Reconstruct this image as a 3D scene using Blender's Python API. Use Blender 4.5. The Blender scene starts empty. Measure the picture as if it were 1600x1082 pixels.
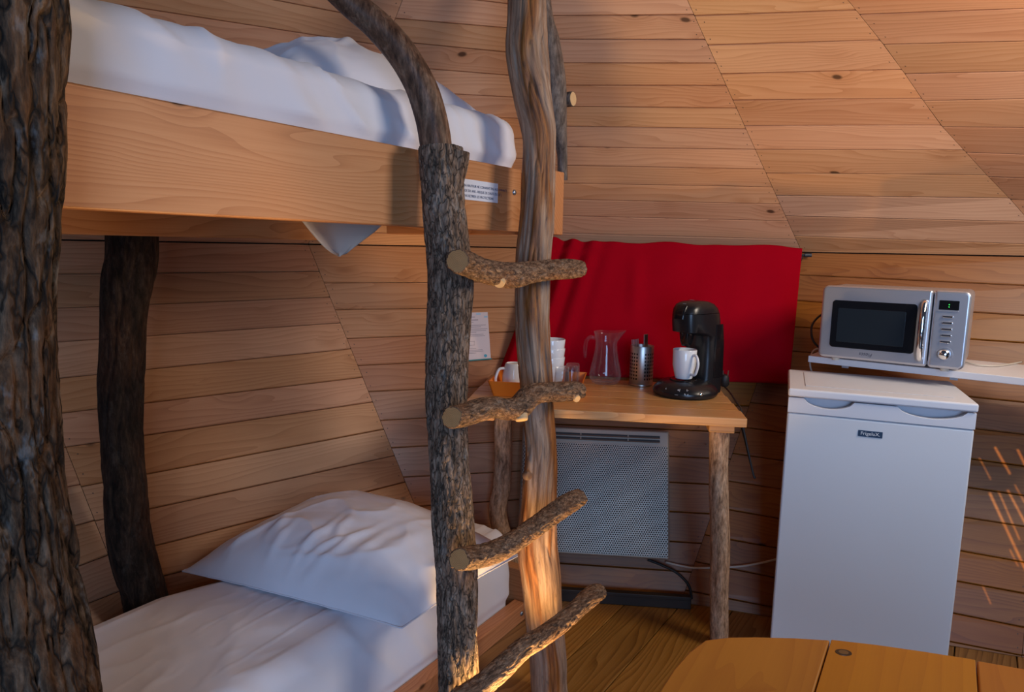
import bpy, math, random
import numpy as np
from mathutils import Vector, Matrix, noise
random.seed(7)
C = bpy.context.scene.collection
SC = bpy.context.scene
EYE = 1.25
PI = math.pi
# ------------------------------------------------------------------ camera
FPX, PITCH, ROLL = 1067.0, math.radians(8.2), .017
_f = Vector((0, math.cos(PITCH), -math.sin(PITCH)))
_r0 = Vector((1, 0, 0)); _u0 = _r0.cross(_f)
_r = math.cos(ROLL)*_r0 + math.sin(ROLL)*_u0
_u = -math.sin(ROLL)*_r0 + math.cos(ROLL)*_u0
cam = bpy.data.cameras.new('camera'); camo = bpy.data.objects.new('camera', cam); C.objects.link(camo)
cam.sensor_width = 36; cam.lens = 36*FPX/1600; cam.clip_start = .02
camo.matrix_world = Matrix(((_r.x, _u.x, -_f.x, 0), (_r.y, _u.y, -_f.y, 0), (_r.z, _u.z, -_f.z, EYE), (0, 0, 0, 1)))
SC.camera = camo
# ------------------------------------------------------------------ light and exposure
SC.view_settings.view_transform = 'Standard'; SC.view_settings.look = 'None'
SC.view_settings.gamma = 1; SC.view_settings.use_curve_mapping = False
SC.view_settings.exposure = 0.0
W = bpy.data.worlds.new('world'); SC.world = W; W.use_nodes = True
W.node_tree.nodes['Background'].inputs[0].default_value = (.50, .62, 1.0, 1)
W.node_tree.nodes['Background'].inputs[1].default_value = .05
def area(name, loc, target, size, power, col, sy=None):
    l = bpy.data.lights.new(name, 'AREA'); l.energy = power; l.color = col; l.size = size
    if sy: l.shape = 'RECTANGLE'; l.size_y = sy
    o = bpy.data.objects.new(name, l); C.objects.link(o); o.location = loc
    o.rotation_euler = (Vector(target)-Vector(loc)).to_track_quat('-Z', 'Y').to_euler(); return o
def spot(name, loc, target, ang, power, col, r=.02, blend=.25):
    l = bpy.data.lights.new(name, 'SPOT'); l.energy = power; l.color = col; l.spot_size = math.radians(ang); l.spot_blend = blend
    l.shadow_soft_size = r
    o = bpy.data.objects.new(name, l); C.objects.link(o); o.location = loc
    o.rotation_euler = (Vector(target)-Vector(loc)).to_track_quat('-Z', 'Y').to_euler(); return o
area('door_daylight', (.35, -2.6, 1.35), (.3, 2, .9), 1.4, 80, (.37, .60, 1.0), 1.7)
area('side_window', (1.72, 1.15, 1.85), (.1, 2.1, 1.3), .55, 20, (1.0, .85, .70), .55)
spot('low_rung_fill', (.09, 1.37, .02), (.06, 1.63, .95), 98, 58, (1.0, .60, .22), .05, .5)  # added warm fill for the rung undersides, no lamp stands there
spot('sun_through_slits', (-1.6, -2.6, 2.9), (1.52, 2.0, .45), 7, 1800, (1.0, .66, .28), .0015, .1)  # sun for the wall streaks, cut by the added slit panel

# ------------------------------------------------------------------ picture helpers (pixel on the photograph -> point in the room)
def ray(x, y): return _f + _r*((x-800)/FPX) + _u*((541-y)/FPX)
def atz(x, y, z):
    d = ray(x, y); return d*((z-EYE)/d.z) + Vector((0, 0, EYE))
def aty(x, y, Y):
    d = ray(x, y); return d*(Y/d.y) + Vector((0, 0, EYE))
def onp(x, y, p0, n):
    d = ray(x, y); e = Vector((0, 0, EYE)); return e + d*((Vector(p0)-e).dot(n)/d.dot(n))
def proj(p):
    q = Vector(p)-Vector((0, 0, EYE)); w = q.dot(_f); return 800+FPX*q.dot(_r)/w, 541-FPX*q.dot(_u)/w
def azv(a): a = math.radians(a); return Vector((math.sin(a), math.cos(a), 0))
# ------------------------------------------------------------------ mesh helpers
class MB:
    def __init__(s): s.v = []; s.f = []; s.uv = {}; s.vuv = None
    def add(s, vs, fs, uvs=None):
        b = len(s.v); s.v += [tuple(x) for x in vs]
        for f in fs:
            s.f.append(tuple(i+b for i in f))
        if uvs is not None:
            for i, u in enumerate(uvs): s.uv[b+i] = u
        return s
    def box(s, a, b):
        x0, y0, z0 = a; x1, y1, z1 = b
        v = [(x0,y0,z0),(x1,y0,z0),(x1,y1,z0),(x0,y1,z0),(x0,y0,z1),(x1,y0,z1),(x1,y1,z1),(x0,y1,z1)]
        return s.add(v, [(0,3,2,1),(4,5,6,7),(0,1,5,4),(1,2,6,5),(2,3,7,6),(3,0,4,7)])
    def prism(s, poly, z0, z1, M=None):
        n = len(poly); v = [(p[0], p[1], z0) for p in poly]+[(p[0], p[1], z1) for p in poly]
        if M: v = [tuple(M @ Vector(q)) for q in v]
        return s.add(v, [tuple(range(n-1, -1, -1)), tuple(range(n, 2*n))]+[(i, (i+1) % n, n+(i+1) % n, n+i) for i in range(n)])
    def lathe(s, prof, n=40, M=None, closed=False):
        k = len(prof); v = []
        for j in range(n):
            a = 2*PI*j/n
            for r, z in prof: v.append((r*math.cos(a), r*math.sin(a), z))
        if M: v = [tuple(M @ Vector(q)) for q in v]
        f = []
        for j in range(n):
            j2 = (j+1) % n
            for i in range(k-1 if not closed else k):
                i2 = (i+1) % k
                f.append((j*k+i, j2*k+i, j2*k+i2, j*k+i2))
        return s.add(v, f)
    def tube(s, pts, r, n=10, caps=True):
        pts = [Vector(p) for p in pts]; m = len(pts)
        rs = r if isinstance(r, (list, tuple)) else [r]*m
        t0 = (pts[1]-pts[0]).normalized(); up = Vector((0, 0, 1)) if abs(t0.z) < .9 else Vector((1, 0, 0))
        x = t0.cross(up).normalized(); v = []
        for i in range(m):
            t = (pts[min(i+1, m-1)]-pts[max(i-1, 0)]).normalized()
            x = (x-t*x.dot(t)).normalized(); y = t.cross(x)
            for j in range(n):
                a = 2*PI*j/n; v.append(pts[i]+(x*math.cos(a)+y*math.sin(a))*rs[i])
        f = [(i*n+j, i*n+(j+1) % n, (i+1)*n+(j+1) % n, (i+1)*n+j) for i in range(m-1) for j in range(n)]
        if caps: f += [tuple(range(n-1, -1, -1)), tuple(range((m-1)*n, m*n))]
        return s.add(v, f)
def wm(o):
    M = Matrix.Identity(4)
    while o is not None: M = o.matrix_basis @ M; o = o.parent
    return M
def obj(name, mb, mat, parent=None, world=False, smooth=False, bevel=0, seg=2, label=None, ang=40):
    me = bpy.data.meshes.new(name)
    v = mb.v
    if world and parent is not None:
        I = wm(parent).inverted(); v = [tuple(I @ Vector(q)) for q in v]
    me.from_pydata(v, [], mb.f); me.update()
    if mb.uv:
        ul = me.uv_layers.new(name='UVMap')
        idx = np.empty(len(me.loops), dtype=np.int32); me.loops.foreach_get('vertex_index', idx)
        arr = np.zeros((len(v), 2), dtype=np.float32)
        for i, u in mb.uv.items(): arr[i] = u
        ul.data.foreach_set('uv', arr[idx].ravel())
    for m in (mat if isinstance(mat, (list, tuple)) else [mat]): me.materials.append(m)
    o = bpy.data.objects.new(name, me); C.objects.link(o)
    if parent is not None: o.parent = parent
    if smooth:
        me.polygons.foreach_set('use_smooth', [True]*len(me.polygons))
        if smooth == 'auto': me.set_sharp_from_angle(angle=math.radians(ang))
    if bevel:
        b = o.modifiers.new('bevel', 'BEVEL'); b.width = bevel; b.segments = seg; b.limit_method = 'ANGLE'; b.angle_limit = math.radians(35)
        me.polygons.foreach_set('use_smooth', [True]*len(me.polygons))
        b.harden_normals = True
    if label: o['label'] = label
    return o
def thing(name, label, cat, loc=(0, 0, 0), rz=0, group=None, M=None):
    o = bpy.data.objects.new(name, None); C.objects.link(o); o.empty_display_size = .05
    if M is not None: o.matrix_basis = M
    else: o.location = loc; o.rotation_euler = (0, 0, rz)
    if M is None: o.matrix_basis = Matrix.Translation(loc) @ Matrix.Rotation(rz, 4, 'Z')
    o['label'] = label; o['category'] = cat
    if group: o['group'] = group
    return o
def tag(o, label, cat, group=None):
    o['label'] = label; o['category'] = cat
    if group: o['group'] = group
    return o
def text(name, body, size, mat, parent, M, align='CENTER', ext=.0003, shear=0):
    cu = bpy.data.curves.new(name, 'FONT'); cu.body = body; cu.size = size; cu.align_x = align; cu.align_y = 'CENTER'
    cu.extrude = ext; cu.shear = shear; cu.materials.append(mat)
    t = bpy.data.objects.new('tmp', cu); C.objects.link(t)
    me = bpy.data.meshes.new_from_object(t.evaluated_get(bpy.context.evaluated_depsgraph_get())); bpy.data.objects.remove(t)
    me.materials.clear(); me.materials.append(mat)
    o = bpy.data.objects.new(name, me); C.objects.link(o); o.parent = parent; o.matrix_basis = M; return o
def frame(o, x, z):   # local frame: x along the face, z up-ish, y = away from the viewer
    x = Vector(x).normalized(); z = Vector(z); z = (z-x*z.dot(x)).normalized(); y = z.cross(x)
    return Matrix(((x.x, y.x, z.x, o[0]), (x.y, y.y, z.y, o[1]), (x.z, y.z, z.z, o[2]), (0, 0, 0, 1)))
def catmull(pts, n):
    P = [np.array(p, float) for p in pts]; P = [2*P[0]-P[1]]+P+[2*P[-1]-P[-2]]; out = []
    m = len(P)-3
    for k in range(n+1):
        u = k/n*m; i = min(int(u), m-1); t = u-i
        a, b, c, d = P[i:i+4]
        out.append(.5*((2*b)+(-a+c)*t+(2*a-5*b+4*c-d)*t*t+(-a+3*b-3*c+d)*t**3))
    return out
# ------------------------------------------------------------------ materials
def mat(name, col, rough=.5, metal=0, **kw):
    m = bpy.data.materials.new(name); m.use_nodes = True; b = m.node_tree.nodes['Principled BSDF']
    b.inputs['Base Color'].default_value = (*col, 1); b.inputs['Roughness'].default_value = rough; b.inputs['Metallic'].default_value = metal
    for k, v in kw.items(): b.inputs[k].default_value = v
    return m
class NT:
    def __init__(s, name):
        s.m = bpy.data.materials.new(name); s.m.use_nodes = True; s.t = s.m.node_tree; s.b = s.t.nodes['Principled BSDF']
    def n(s, typ, ins=None, **at):
        o = s.t.nodes.new(typ)
        for k, v in at.items(): setattr(o, k, v)
        for k, v in (ins or {}).items():
            if isinstance(v, bpy.types.NodeSocket): s.t.links.new(v, o.inputs[k])
            else: o.inputs[k].default_value = v
        return o
    def math(s, op, a, b=0.0, c=0.0): return s.n('ShaderNodeMath', {0: a, 1: b, 2: c}, operation=op).outputs[0]
    def ramp(s, fac, stops, interp='LINEAR'):
        o = s.n('ShaderNodeValToRGB', {0: fac}); cr = o.color_ramp; cr.interpolation = interp
        while len(cr.elements) < len(stops): cr.elements.new(.5)
        for e, (p, c) in zip(cr.elements, stops): e.position = p; e.color = (*c, 1) if len(c) == 3 else c
        return o.outputs[0]
    def mix(s, f, a, b, mode='MIX'):
        o = s.n('ShaderNodeMix', data_type='RGBA', blend_type=mode)
        for i, v in ((0, f), (6, a), (7, b)):
            if isinstance(v, bpy.types.NodeSocket): s.t.links.new(v, o.inputs[i])
            else: o.inputs[i].default_value = v if i == 0 else (*v, 1)
        return o.outputs[2]
    def noise(s, vec, scale, detail=3, rough=.55, dist=0): return s.n('ShaderNodeTexNoise', {'Vector': vec, 'Scale': scale, 'Detail': detail, 'Roughness': rough, 'Distortion': dist}).outputs[0]
    def bump(s, h, strength, dist=.002):
        o = s.n('ShaderNodeBump', {'Height': h, 'Strength': strength, 'Distance': dist}); s.t.links.new(o.outputs[0], s.b.inputs['Normal'])
    def set(s, k, v):
        if isinstance(v, bpy.types.NodeSocket): s.t.links.new(v, s.b.inputs[k])
        else: s.b.inputs[k].default_value = v
def wood(name, light, mid, dark, rough=.5, knots=.8, grain=1.0, var=.25, coat=0, coordname='UV', ring=26, rnd=True):
    """planed softwood: u runs along the board in metres, v across it"""
    N = NT(name); tc = N.n('ShaderNodeTexCoord').outputs[coordname]
    if rnd:
        r = N.n('ShaderNodeObjectInfo').outputs['Random']
    else:
        v = N.n('ShaderNodeValue'); v.outputs[0].default_value = .37; r = v.outputs[0]
    off = N.n('ShaderNodeCombineXYZ', {0: N.math('MULTIPLY', r, 61.0), 1: N.math('MULTIPLY', r, 23.0), 2: N.math('MULTIPLY', r, 7.0)}).outputs[0]
    p = N.n('ShaderNodeVectorMath', {0: tc, 1: off}, operation='ADD').outputs[0]
    def sc(x, y): return N.n('ShaderNodeVectorMath', {0: p, 1: (x, y, 1.0)}, operation='MULTIPLY').outputs[0]
    # knots: sparse cells
    vo = N.n('ShaderNodeTexVoronoi', {'Vector': sc(5.2, 9.0), 'Scale': 1.0, 'Randomness': .9}); 
    keep = N.math('GREATER_THAN', N.n('ShaderNodeSeparateColor', {0: vo.outputs['Color']}).outputs[0], knots)
    kd = vo.outputs['Distance']
    kn = N.math('MULTIPLY', N.n('ShaderNodeMapRange', {0: kd, 1: .10, 2: .055, 3: 0.0, 4: 1.0}).outputs[0], keep)
    halo = N.math('MULTIPLY', N.n('ShaderNodeMapRange', {0: kd, 1: .42, 2: .08, 3: 0.0, 4: 1.0}).outputs[0], keep)
    # cathedral rings: long stretched noise turned into bands
    warp = N.noise(sc(.9, 7.0), 1.0, 2, .5)
    sep = N.n('ShaderNodeSeparateXYZ', {0: p})
    ph = N.math('ADD', N.math('MULTIPLY', sep.outputs[1], ring*2.2), N.math('MULTIPLY', warp, ring*.55))
    ph = N.math('ADD', ph, N.math('MULTIPLY', halo, 1.4))
    band = N.math('FRACT', ph)
    band = N.math('POWER', band, 2.2)
    fine = N.noise(sc(5, 260), 1.0, 2, .6)
    big = N.noise(sc(1.6, 6), 1.0, 3, .5)
    f = N.math('ADD', N.math('MULTIPLY', band, .34*grain), N.math('MULTIPLY', fine, .34*grain))
    f = N.math('ADD', f, N.math('MULTIPLY', N.math('SUBTRACT', big, .5), .55))
    f = N.math('ADD', f, N.math('MULTIPLY', halo, .22))
    col = N.ramp(f, [(0.0, light), (.38, mid), (.9, dark)])
    col = N.mix(kn, col, tuple(c*.28 for c in dark))
    hsv = N.n('ShaderNodeHueSaturation', {'Color': col, 'Hue': N.math('ADD', .5, N.math('MULTIPLY', N.math('SUBTRACT', N.math('FRACT', N.math('MULTIPLY', r, 17.3)),   .5), .008)),
              'Saturation': N.math('ADD', 1.0, N.math('MULTIPLY', N.math('SUBTRACT', N.math('FRACT', N.math('MULTIPLY', r, 7.7)), .5), var*.6)),
              'Value': N.math('ADD', 1.0, N.math('MULTIPLY', N.math('SUBTRACT', r, .5), var))}).outputs[0]
    N.set('Base Color', hsv); N.set('Roughness', rough)
    if coat: N.set('Coat Weight', coat); N.set('Coat Roughness', .18)
    N.bump(N.math('ADD', f, N.math('MULTIPLY', fine, .5)), .12, .001)
    return N.m
def bark(name, dark, mid, light, lichen=.3, lcol=(.42, .41, .38), ks=1.0, red=(.16, .06, .025), redamt=.35, rough=.85, bs=.6, crack=.0, crack_s=1.0):
    """bark: u around in metres, v along in metres"""
    N = NT(name); tc = N.n('ShaderNodeTexCoord').outputs['Object']
    def sc(x, z): return N.n('ShaderNodeVectorMath', {0: tc, 1: (x*ks, x*ks, z*ks)}, operation='MULTIPLY').outputs[0]
    a = N.noise(sc(70, 16), 1.0, 5, .65, .4); b = N.noise(sc(16, 6), 1.0, 3, .5)
    l = N.noise(sc(26, 13), 1.0, 4, .65); fl = N.noise(sc(160, 90), 1.0, 2, .6)
    col = N.ramp(a, [(.34, dark), (.5, mid), (.70, light)])
    col = N.mix(N.math('MULTIPLY', N.ramp(b, [(.45, (0, 0, 0)), (.7, (1, 1, 1))]), redamt), col, red)
    wv = N.n('ShaderNodeVectorMath', {0: sc(30, 6.5), 1: N.n('ShaderNodeVectorMath', {0: N.n('ShaderNodeTexNoise', {'Vector': sc(60, 30), 'Scale': 1.0, 'Detail': 2.0}).outputs[1], 1: (.9, .9, .9)}, operation='MULTIPLY').outputs[0]}, operation='ADD').outputs[0]
    vd = N.n('ShaderNodeTexVoronoi', {'Vector': wv, 'Scale': crack_s}, feature='DISTANCE_TO_EDGE').outputs[0]
    ck = N.n('ShaderNodeMapRange', {0: vd, 1: .0, 2: .10, 3: 1.0, 4: 0.0}).outputs[0]
    fn = N.noise(sc(230, 60), 1.0, 3, .65)
    col = N.mix(.55, col, N.mix(1.0, col, N.ramp(fn, [(.3, (.25, .25, .25)), (.5, (1, 1, 1)), (.72, (1.9, 1.8, 1.7))]), 'MULTIPLY'))
    col = N.mix(N.math('MULTIPLY', ck, crack), col, tuple(c*.35 for c in dark))
    lm = N.math('MULTIPLY', N.ramp(N.math('ADD', l, N.math('MULTIPLY', fl, .22)), [(.70, (0, 0, 0)), (.84, (1, 1, 1))]), lichen)
    col = N.mix(lm, col, lcol)
    N.set('Base Color', col); N.set('Roughness', rough); N.set('Specular IOR Level', .3)
    N.bump(N.math('SUBTRACT', N.math('ADD', a, N.math('ADD', N.math('MULTIPLY', fl, .3), N.math('MULTIPLY', fn, .4))), N.math('MULTIPLY', ck, crack*.9)), bs, .004)
    return N.m
def cloth(name, col, bs=.15, scale=700, rough=.9, sheen=.2):
    N = NT(name); tc = N.n('ShaderNodeTexCoord').outputs['Object']
    w = N.noise(tc, scale, 1, .5); 
    N.set('Base Color', col if isinstance(col, bpy.types.NodeSocket) else (*col, 1)); N.set('Roughness', rough); N.set('Sheen Weight', sheen)
    N.bump(w, bs, .0006); return N.m
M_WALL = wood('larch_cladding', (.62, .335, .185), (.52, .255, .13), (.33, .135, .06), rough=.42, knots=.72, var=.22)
M_WALLP = wood('shaded_cladding', (.37, .140, .028), (.275, .092, .014), (.14, .039, .005), rough=.42, knots=.72, var=.24)  # same cladding, with the shade of the lower right put into its colour
M_WALLM = wood('lower_cladding', (.54, .265, .125), (.44, .195, .082), (.27, .10, .036), rough=.42, knots=.72, var=.2)  # same cladding, milder shade of the lower left put into its colour
M_RAIL = wood('planed_spruce', (.60, .285, .125), (.50, .21, .080), (.34, .12, .038), rough=.5, knots=.5, grain=1.15, var=.1, ring=34)
M_DESK = wood('pine_desk', (.60, .34, .15), (.50, .25, .09), (.30, .12, .035), rough=.35, knots=.85, grain=1.1, var=.12)
M_FLOOR = wood('worn_floorboards', (.42, .22, .075), (.30, .14, .04), (.13, .052, .014), rough=.38, knots=.8, grain=1.3, var=.3)
M_TABLE = wood('varnished_pine', (.58, .205, .010), (.47, .145, .006), (.30, .075, .003), rough=.38, knots=.86, grain=.55, var=.14, coat=.2, ring=14)
M_BACK = mat('dark_gap', (.035, .018, .008), .9)
M_BARK = bark('dark_bark', (.014, .008, .005), (.072, .043, .026), (.165, .115, .08), .4, (.30, .31, .32), ks=.9, redamt=.5, red=(.17, .07, .025), bs=.9, crack=.85)
M_BARKL = bark('ladder_bark', (.036, .024, .016), (.195, .132, .094), (.36, .27, .205), .5, (.44, .41, .37), 1.1, redamt=.25, red=(.17, .08, .037), crack=.8, crack_s=1.9)
M_BARKR = bark('rung_bark', (.04, .022, .013), (.165, .098, .062), (.36, .235, .15), .35, (.46, .40, .33), 2.0, redamt=.35, red=(.22, .085, .03), crack=.45, crack_s=1.6)
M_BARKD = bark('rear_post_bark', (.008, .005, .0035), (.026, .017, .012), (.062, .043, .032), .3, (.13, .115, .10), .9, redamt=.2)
M_BARKB = bark('brown_smooth_bark', (.045, .022, .013), (.115, .06, .036), (.24, .15, .10), .2, (.36, .29, .22), .8, redamt=.25, rough=.5, bs=.25)
M_BARKG = bark('grey_pole_bark', (.06, .043, .034), (.13, .10, .082), (.22, .18, .155), .35, (.38, .34, .30), .8, redamt=.2, rough=.75, bs=.35)
M_BARKT = bark('pale_debarked_pole', (.16, .085, .045), (.40, .25, .155), (.55, .38, .26), .12, (.6, .5, .4), 1.0, redamt=.2, red=(.27, .12, .055), rough=.6, bs=.3)
def stripped(name):
    N = NT(name); tc = N.n('ShaderNodeTexCoord'); uv = tc.outputs['UV']
    def sc(x, y): return N.n('ShaderNodeVectorMath', {0: uv, 1: (x, y, 1.0)}, operation='MULTIPLY').outputs[0]
    a = N.noise(sc(75, 7), 1.0, 5, .65, .5); b = N.noise(sc(17, 2.0), 1.0, 2, .5); c = N.noise(sc(150, 12), 1.0, 3, .6); e = N.noise(sc(32, 18), 1.0, 4, .65)
    grey = N.ramp(a, [(.25, (.10, .055, .035)), (.5, (.30, .185, .12)), (.75, (.47, .33, .235))])
    orange = N.ramp(a, [(.3, (.06, .020, .006)), (.52, (.25, .082, .014)), (.78, (.43, .185, .05))])
    col = N.mix(N.ramp(b, [(.47, (0, 0, 0)), (.56, (1, 1, 1))]), grey, orange)
    col = N.mix(N.math('MULTIPLY', N.ramp(e, [(.60, (0, 0, 0)), (.72, (1, 1, 1))]), .6), col, (.05, .028, .018))
    N.set('Base Color', col); N.set('Roughness', .55)
    N.bump(N.math('ADD', a, N.math('MULTIPLY', c, .5)), .8, .004); return N.m
M_STRIP = stripped('stripped_weathered_log')
def endgrain(name, c0, c1):
    N = NT(name); uv = N.n('ShaderNodeTexCoord').outputs['UV']
    w = N.n('ShaderNodeTexWave', {'Vector': uv, 'Scale': 90.0, 'Distortion': 2.0, 'Detail': 2.0, 'Detail Scale': .6}, wave_type='RINGS', rings_direction='Z').outputs[1]
    n = N.noise(uv, 60, 3)
    N.set('Base Color', N.mix(N.math('ADD', N.math('MULTIPLY', w, .35), N.math('MULTIPLY', n, .5)), c0, c1)); N.set('Roughness', .7); return N.m
M_END = endgrain('sawn_log_end', (.68, .33, .12), (.36, .145, .04))
M_ENDB = endgrain('fresh_cut', (.72, .50, .27), (.50, .30, .13))
M_SHEET = cloth('white_cotton', (.80, .78, .83))
M_UNDER = cloth('grey_mattress_ticking', (.50, .45, .40))
M_RED = cloth('red_curtain', (.36, .001, .010), .25, 900, .95, 0)
M_RED.node_tree.nodes['Principled BSDF'].inputs['Specular IOR Level'].default_value = .05
M_WHITE = mat('white_ceramic', (.80, .82, .84), .12)
M_FRIDGE = mat('white_enamel', (.76, .79, .83), .28)
M_FRIDGEP = mat('white_plastic', (.74, .75, .80), .35)
M_SHELF = mat('white_melamine', (.78, .76, .78), .4)
M_SILVER = mat('silver_paint', (.60, .60, .64), .34, .75)
M_CHROME = mat('chrome', (.90, .88, .86), .07, 1)
M_STEEL = mat('brushed_steel', (.55, .50, .45), .28, 1)
M_BLACK = mat('black_plastic', (.012, .012, .014), .28)
M_BLACKG = mat('black_gloss', (.008, .008, .010), .12)
M_RUBBER = mat('black_rubber', (.015, .014, .014), .55)
M_CORDW = mat('cream_cord', (.62, .55, .45), .5)
M_DUCT = mat('dark_trunking', (.030, .022, .018), .55)
M_BADGE = mat('navy_badge', (.012, .040, .095), .3)
M_INK = mat('grey_ink', (.10, .10, .13), .6)
M_INKB = mat('navy_ink', (.02, .03, .10), .6)
M_PAPER = mat('pale_paper', (.74, .68, .74), .6)
M_TEAL = mat('teal_print', (.02, .25, .27), .6)
M_CYAN = mat('cyan_print', (.05, .40, .62), .5)
M_LBLUE = mat('light_blue_print', (.35, .62, .85), .5)
M_STICK = mat('white_sticker', (.76, .78, .86), .4)
M_WTEXT = mat('white_print', (.85, .87, .9), .5)
M_NAIL = mat('nail_steel', (.10, .065, .045), .5, .4)
M_SCREW = mat('zinc_screw', (.35, .40, .48), .35, .9)
M_ORANGE = mat('orange_lacquer', (.80, .22, .02), .4)
M_CONC = mat('heater_body', (.36, .30, .24), .4, .3)
def thin_glass():
    N = NT('clear_glass'); out = [n for n in N.t.nodes if n.type == 'OUTPUT_MATERIAL'][0]
    lw = N.n('ShaderNodeLayerWeight', {'Blend': .42}); f = N.math('ADD', .035, N.math('MULTIPLY', N.math('POWER', lw.outputs['Facing'], 2.6), .75))
    gl = N.n('ShaderNodeBsdfGlossy', {'Roughness': .03}); df = N.n('ShaderNodeBsdfDiffuse', {'Color': (.8, .8, .85, 1)})
    m1 = N.n('ShaderNodeMixShader', {0: .22}); N.t.links.new(gl.outputs[0], m1.inputs[1]); N.t.links.new(df.outputs[0], m1.inputs[2])
    tr = N.n('ShaderNodeBsdfTransparent', {'Color': (.965, .97, .98, 1)}); m2 = N.n('ShaderNodeMixShader', {0: f})
    N.t.links.new(tr.outputs[0], m2.inputs[1]); N.t.links.new(m1.outputs[0], m2.inputs[2]); N.t.links.new(m2.outputs[0], out.inputs[0]); return N.m
M_GLASS = thin_glass()
M_GREEN = mat('green_display', (.0, .02, .0), .4); _b = M_GREEN.node_tree.nodes['Principled BSDF']
_b.inputs['Emission Color'].default_value = (.05, 1, .12, 1); _b.inputs['Emission Strength'].default_value = 2.5
def window_mat():
    N = NT('oven_window'); N.set('Base Color', (.018, .024, .030, 1)); N.set('Roughness', .16); N.set('Coat Weight', .4); return N.m
M_OVENW = window_mat()
def perf():
    N = NT('perforated_steel'); uv = N.n('ShaderNodeTexCoord').outputs['UV']
    s = N.n('ShaderNodeSeparateXYZ', {0: uv}); P = .0085
    row = N.math('FLOOR', N.math('DIVIDE', s.outputs[1], P*.866))
    sh = N.math('MULTIPLY', N.math('MODULO', row, 2.0), .5)
    fx = N.math('SUBTRACT', N.math('FRACT', N.math('ADD', N.math('DIVIDE', s.outputs[0], P), sh)), .5)
    fy = N.math('SUBTRACT', N.math('FRACT', N.math('DIVIDE', s.outputs[1], P*.866)), .5)
    d = N.math('SQRT', N.math('ADD', N.math('MULTIPLY', fx, fx), N.math('MULTIPLY', N.math('MULTIPLY', fy, fy), .75)))
    h = N.ramp(d, [(.30, (0, 0, 0)), (.36, (1, 1, 1))])
    N.set('Base Color', N.mix(h, (.02, .018, .016), (.40, .36, .31))); N.set('Roughness', N.math('ADD', .62, N.math('MULTIPLY', h, -.24))); N.set('Metallic', N.math('MULTIPLY', h, .55))
    N.bump(h, .6, .002); return N.m
M_PERF = perf()
# ================================================================== WALLS
eA = Vector((-.788, 2.647, EYE)); eM = Vector((.081, 2.86, EYE)); eB = Vector((1.152, 2.755, EYE))
fM = Vector((.06, 2.36, 0)); fF = Vector((.62, 2.29, 0)); fH = Vector((1.62, 1.99, 0))
def inward_plane(p, q, tilt):     # plane through the level line p-q that leans inward going up
    d = (q-p).normalized(); n = d.cross(Vector((0, 0, 1)));
    if n.dot(Vector((0, 0, EYE))-p) < 0: n = -n
    s = n*math.sin(math.radians(tilt))+Vector((0, 0, math.cos(math.radians(tilt))))
    return p, d.cross(s).normalized()
UP3 = inward_plane(eM, eB, 33); UP2 = inward_plane(eA, eM, 33)
tM = onp(815, -260, *UP3); tB = onp(956, -260, *UP3); tE = onp(729, -260, *UP2)
eH = eB + azv(115)*.83
UP4 = (eB, (tB-eB).cross(azv(109)).normalized())
cpx = [(1109, -260), (1325, 0), (1393, 85), (1465, 190), (1545, 277), (1585, 318), (1640, 392)]
cC = [onp(x, y, *UP4) for x, y in cpx]
sC = cC[:-1]+[eH, fH]
lowA = aty(640, 770, 2.41); fA = lowA + (lowA-eA)*((lowA.z)/(EYE-lowA.z))
LP1 = (eA, (lowA-eA).cross(azv(52)).normalized())
dpx = [(-22, 388), (95, 680), (190, 920), (235, 1035)]
cD = [onp(x, y, *LP1) for x, y in dpx]
tD = tE - azv(58)*1.1
sD = [tD]+cD; sA = [tE, eA, lowA, fA]; sM = [tM, eM, fM]; sB = [tB, eB, fF]
sG = [p + azv(124)*.75 for p in sC]
sO = [p - azv(37)*1.1 for p in sD]
def dense(s, k=60):
    out = []
    for a, b in zip(s[:-1], s[1:]):
        for i in range(k): out.append(a.lerp(b, i/k))
    return out+[s[-1]]
def cut(s, line):
    (x1, y1), (x2, y2) = line; prev = None
    for p in s:
        x, y = proj(p); d = (y-y1)-(y2-y1)*(x-x1)/(x2-x1)
        if prev is not None and prev[0] <= 0 < d:
            t = prev[0]/(prev[0]-d); return prev[1].lerp(p, t)
        if prev is None and d > 0: return p
        prev = (d, p)
    return s[-1]
def H(x, ys, k, hor): return [((x, y), (x+100, y+100*k(y))) for y in ys]
L_P3 = [((880, a), (1100, b)) for a, b in ((-14, -16), (25, 23), (62, 62), (99, 99), (134, 134), (167, 169), (198, 201), (230, 233), (259, 263), (287, 291), (312, 317), (338, 343), (365, 371))] + [((802, 387.3), (1300, 395.8))]
L_P3 += H(1100, (428, 470, 511, 552, 592, 632, 674, 716, 757, 803, 850, 896, 943), lambda y: .017+(y-395)/10000, 0)
L_P4 = [((a, b), (c, d)) for a, b, c, d in ((1065, -18, 1305, -28), (1083, 25, 1334, 16), (1105, 71, 1373, 63), (1125, 116, 1410, 109), (1143, 157, 1442, 154), (1161, 197, 1478, 196), (1177, 234, 1512, 235), (1196, 271, 1544, 274), (1208, 306, 1573, 310), (1223, 338, 1600, 347), (1240, 369, 1600, 382), (1250, 394.5, 1640, 401.5))]
L_P4 += [((1260, 430), (1600, 446)), ((1250, 470), (1600, 493)), ((1240, 511), (1600, 536)), ((1230, 548), (1600, 582)), ((1200, 588), (1600, 629)), ((1180, 630), (1600, 679)), ((1235, 678), (1600, 729)), ((1235, 722), (1600, 775)), ((1235, 767), (1600, 823)), ((1235, 814), (1600, 879)), ((1235, 861), (1600, 928)), ((1235, 908), (1600, 981)), ((1235, 955), (1600, 1026))]
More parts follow.
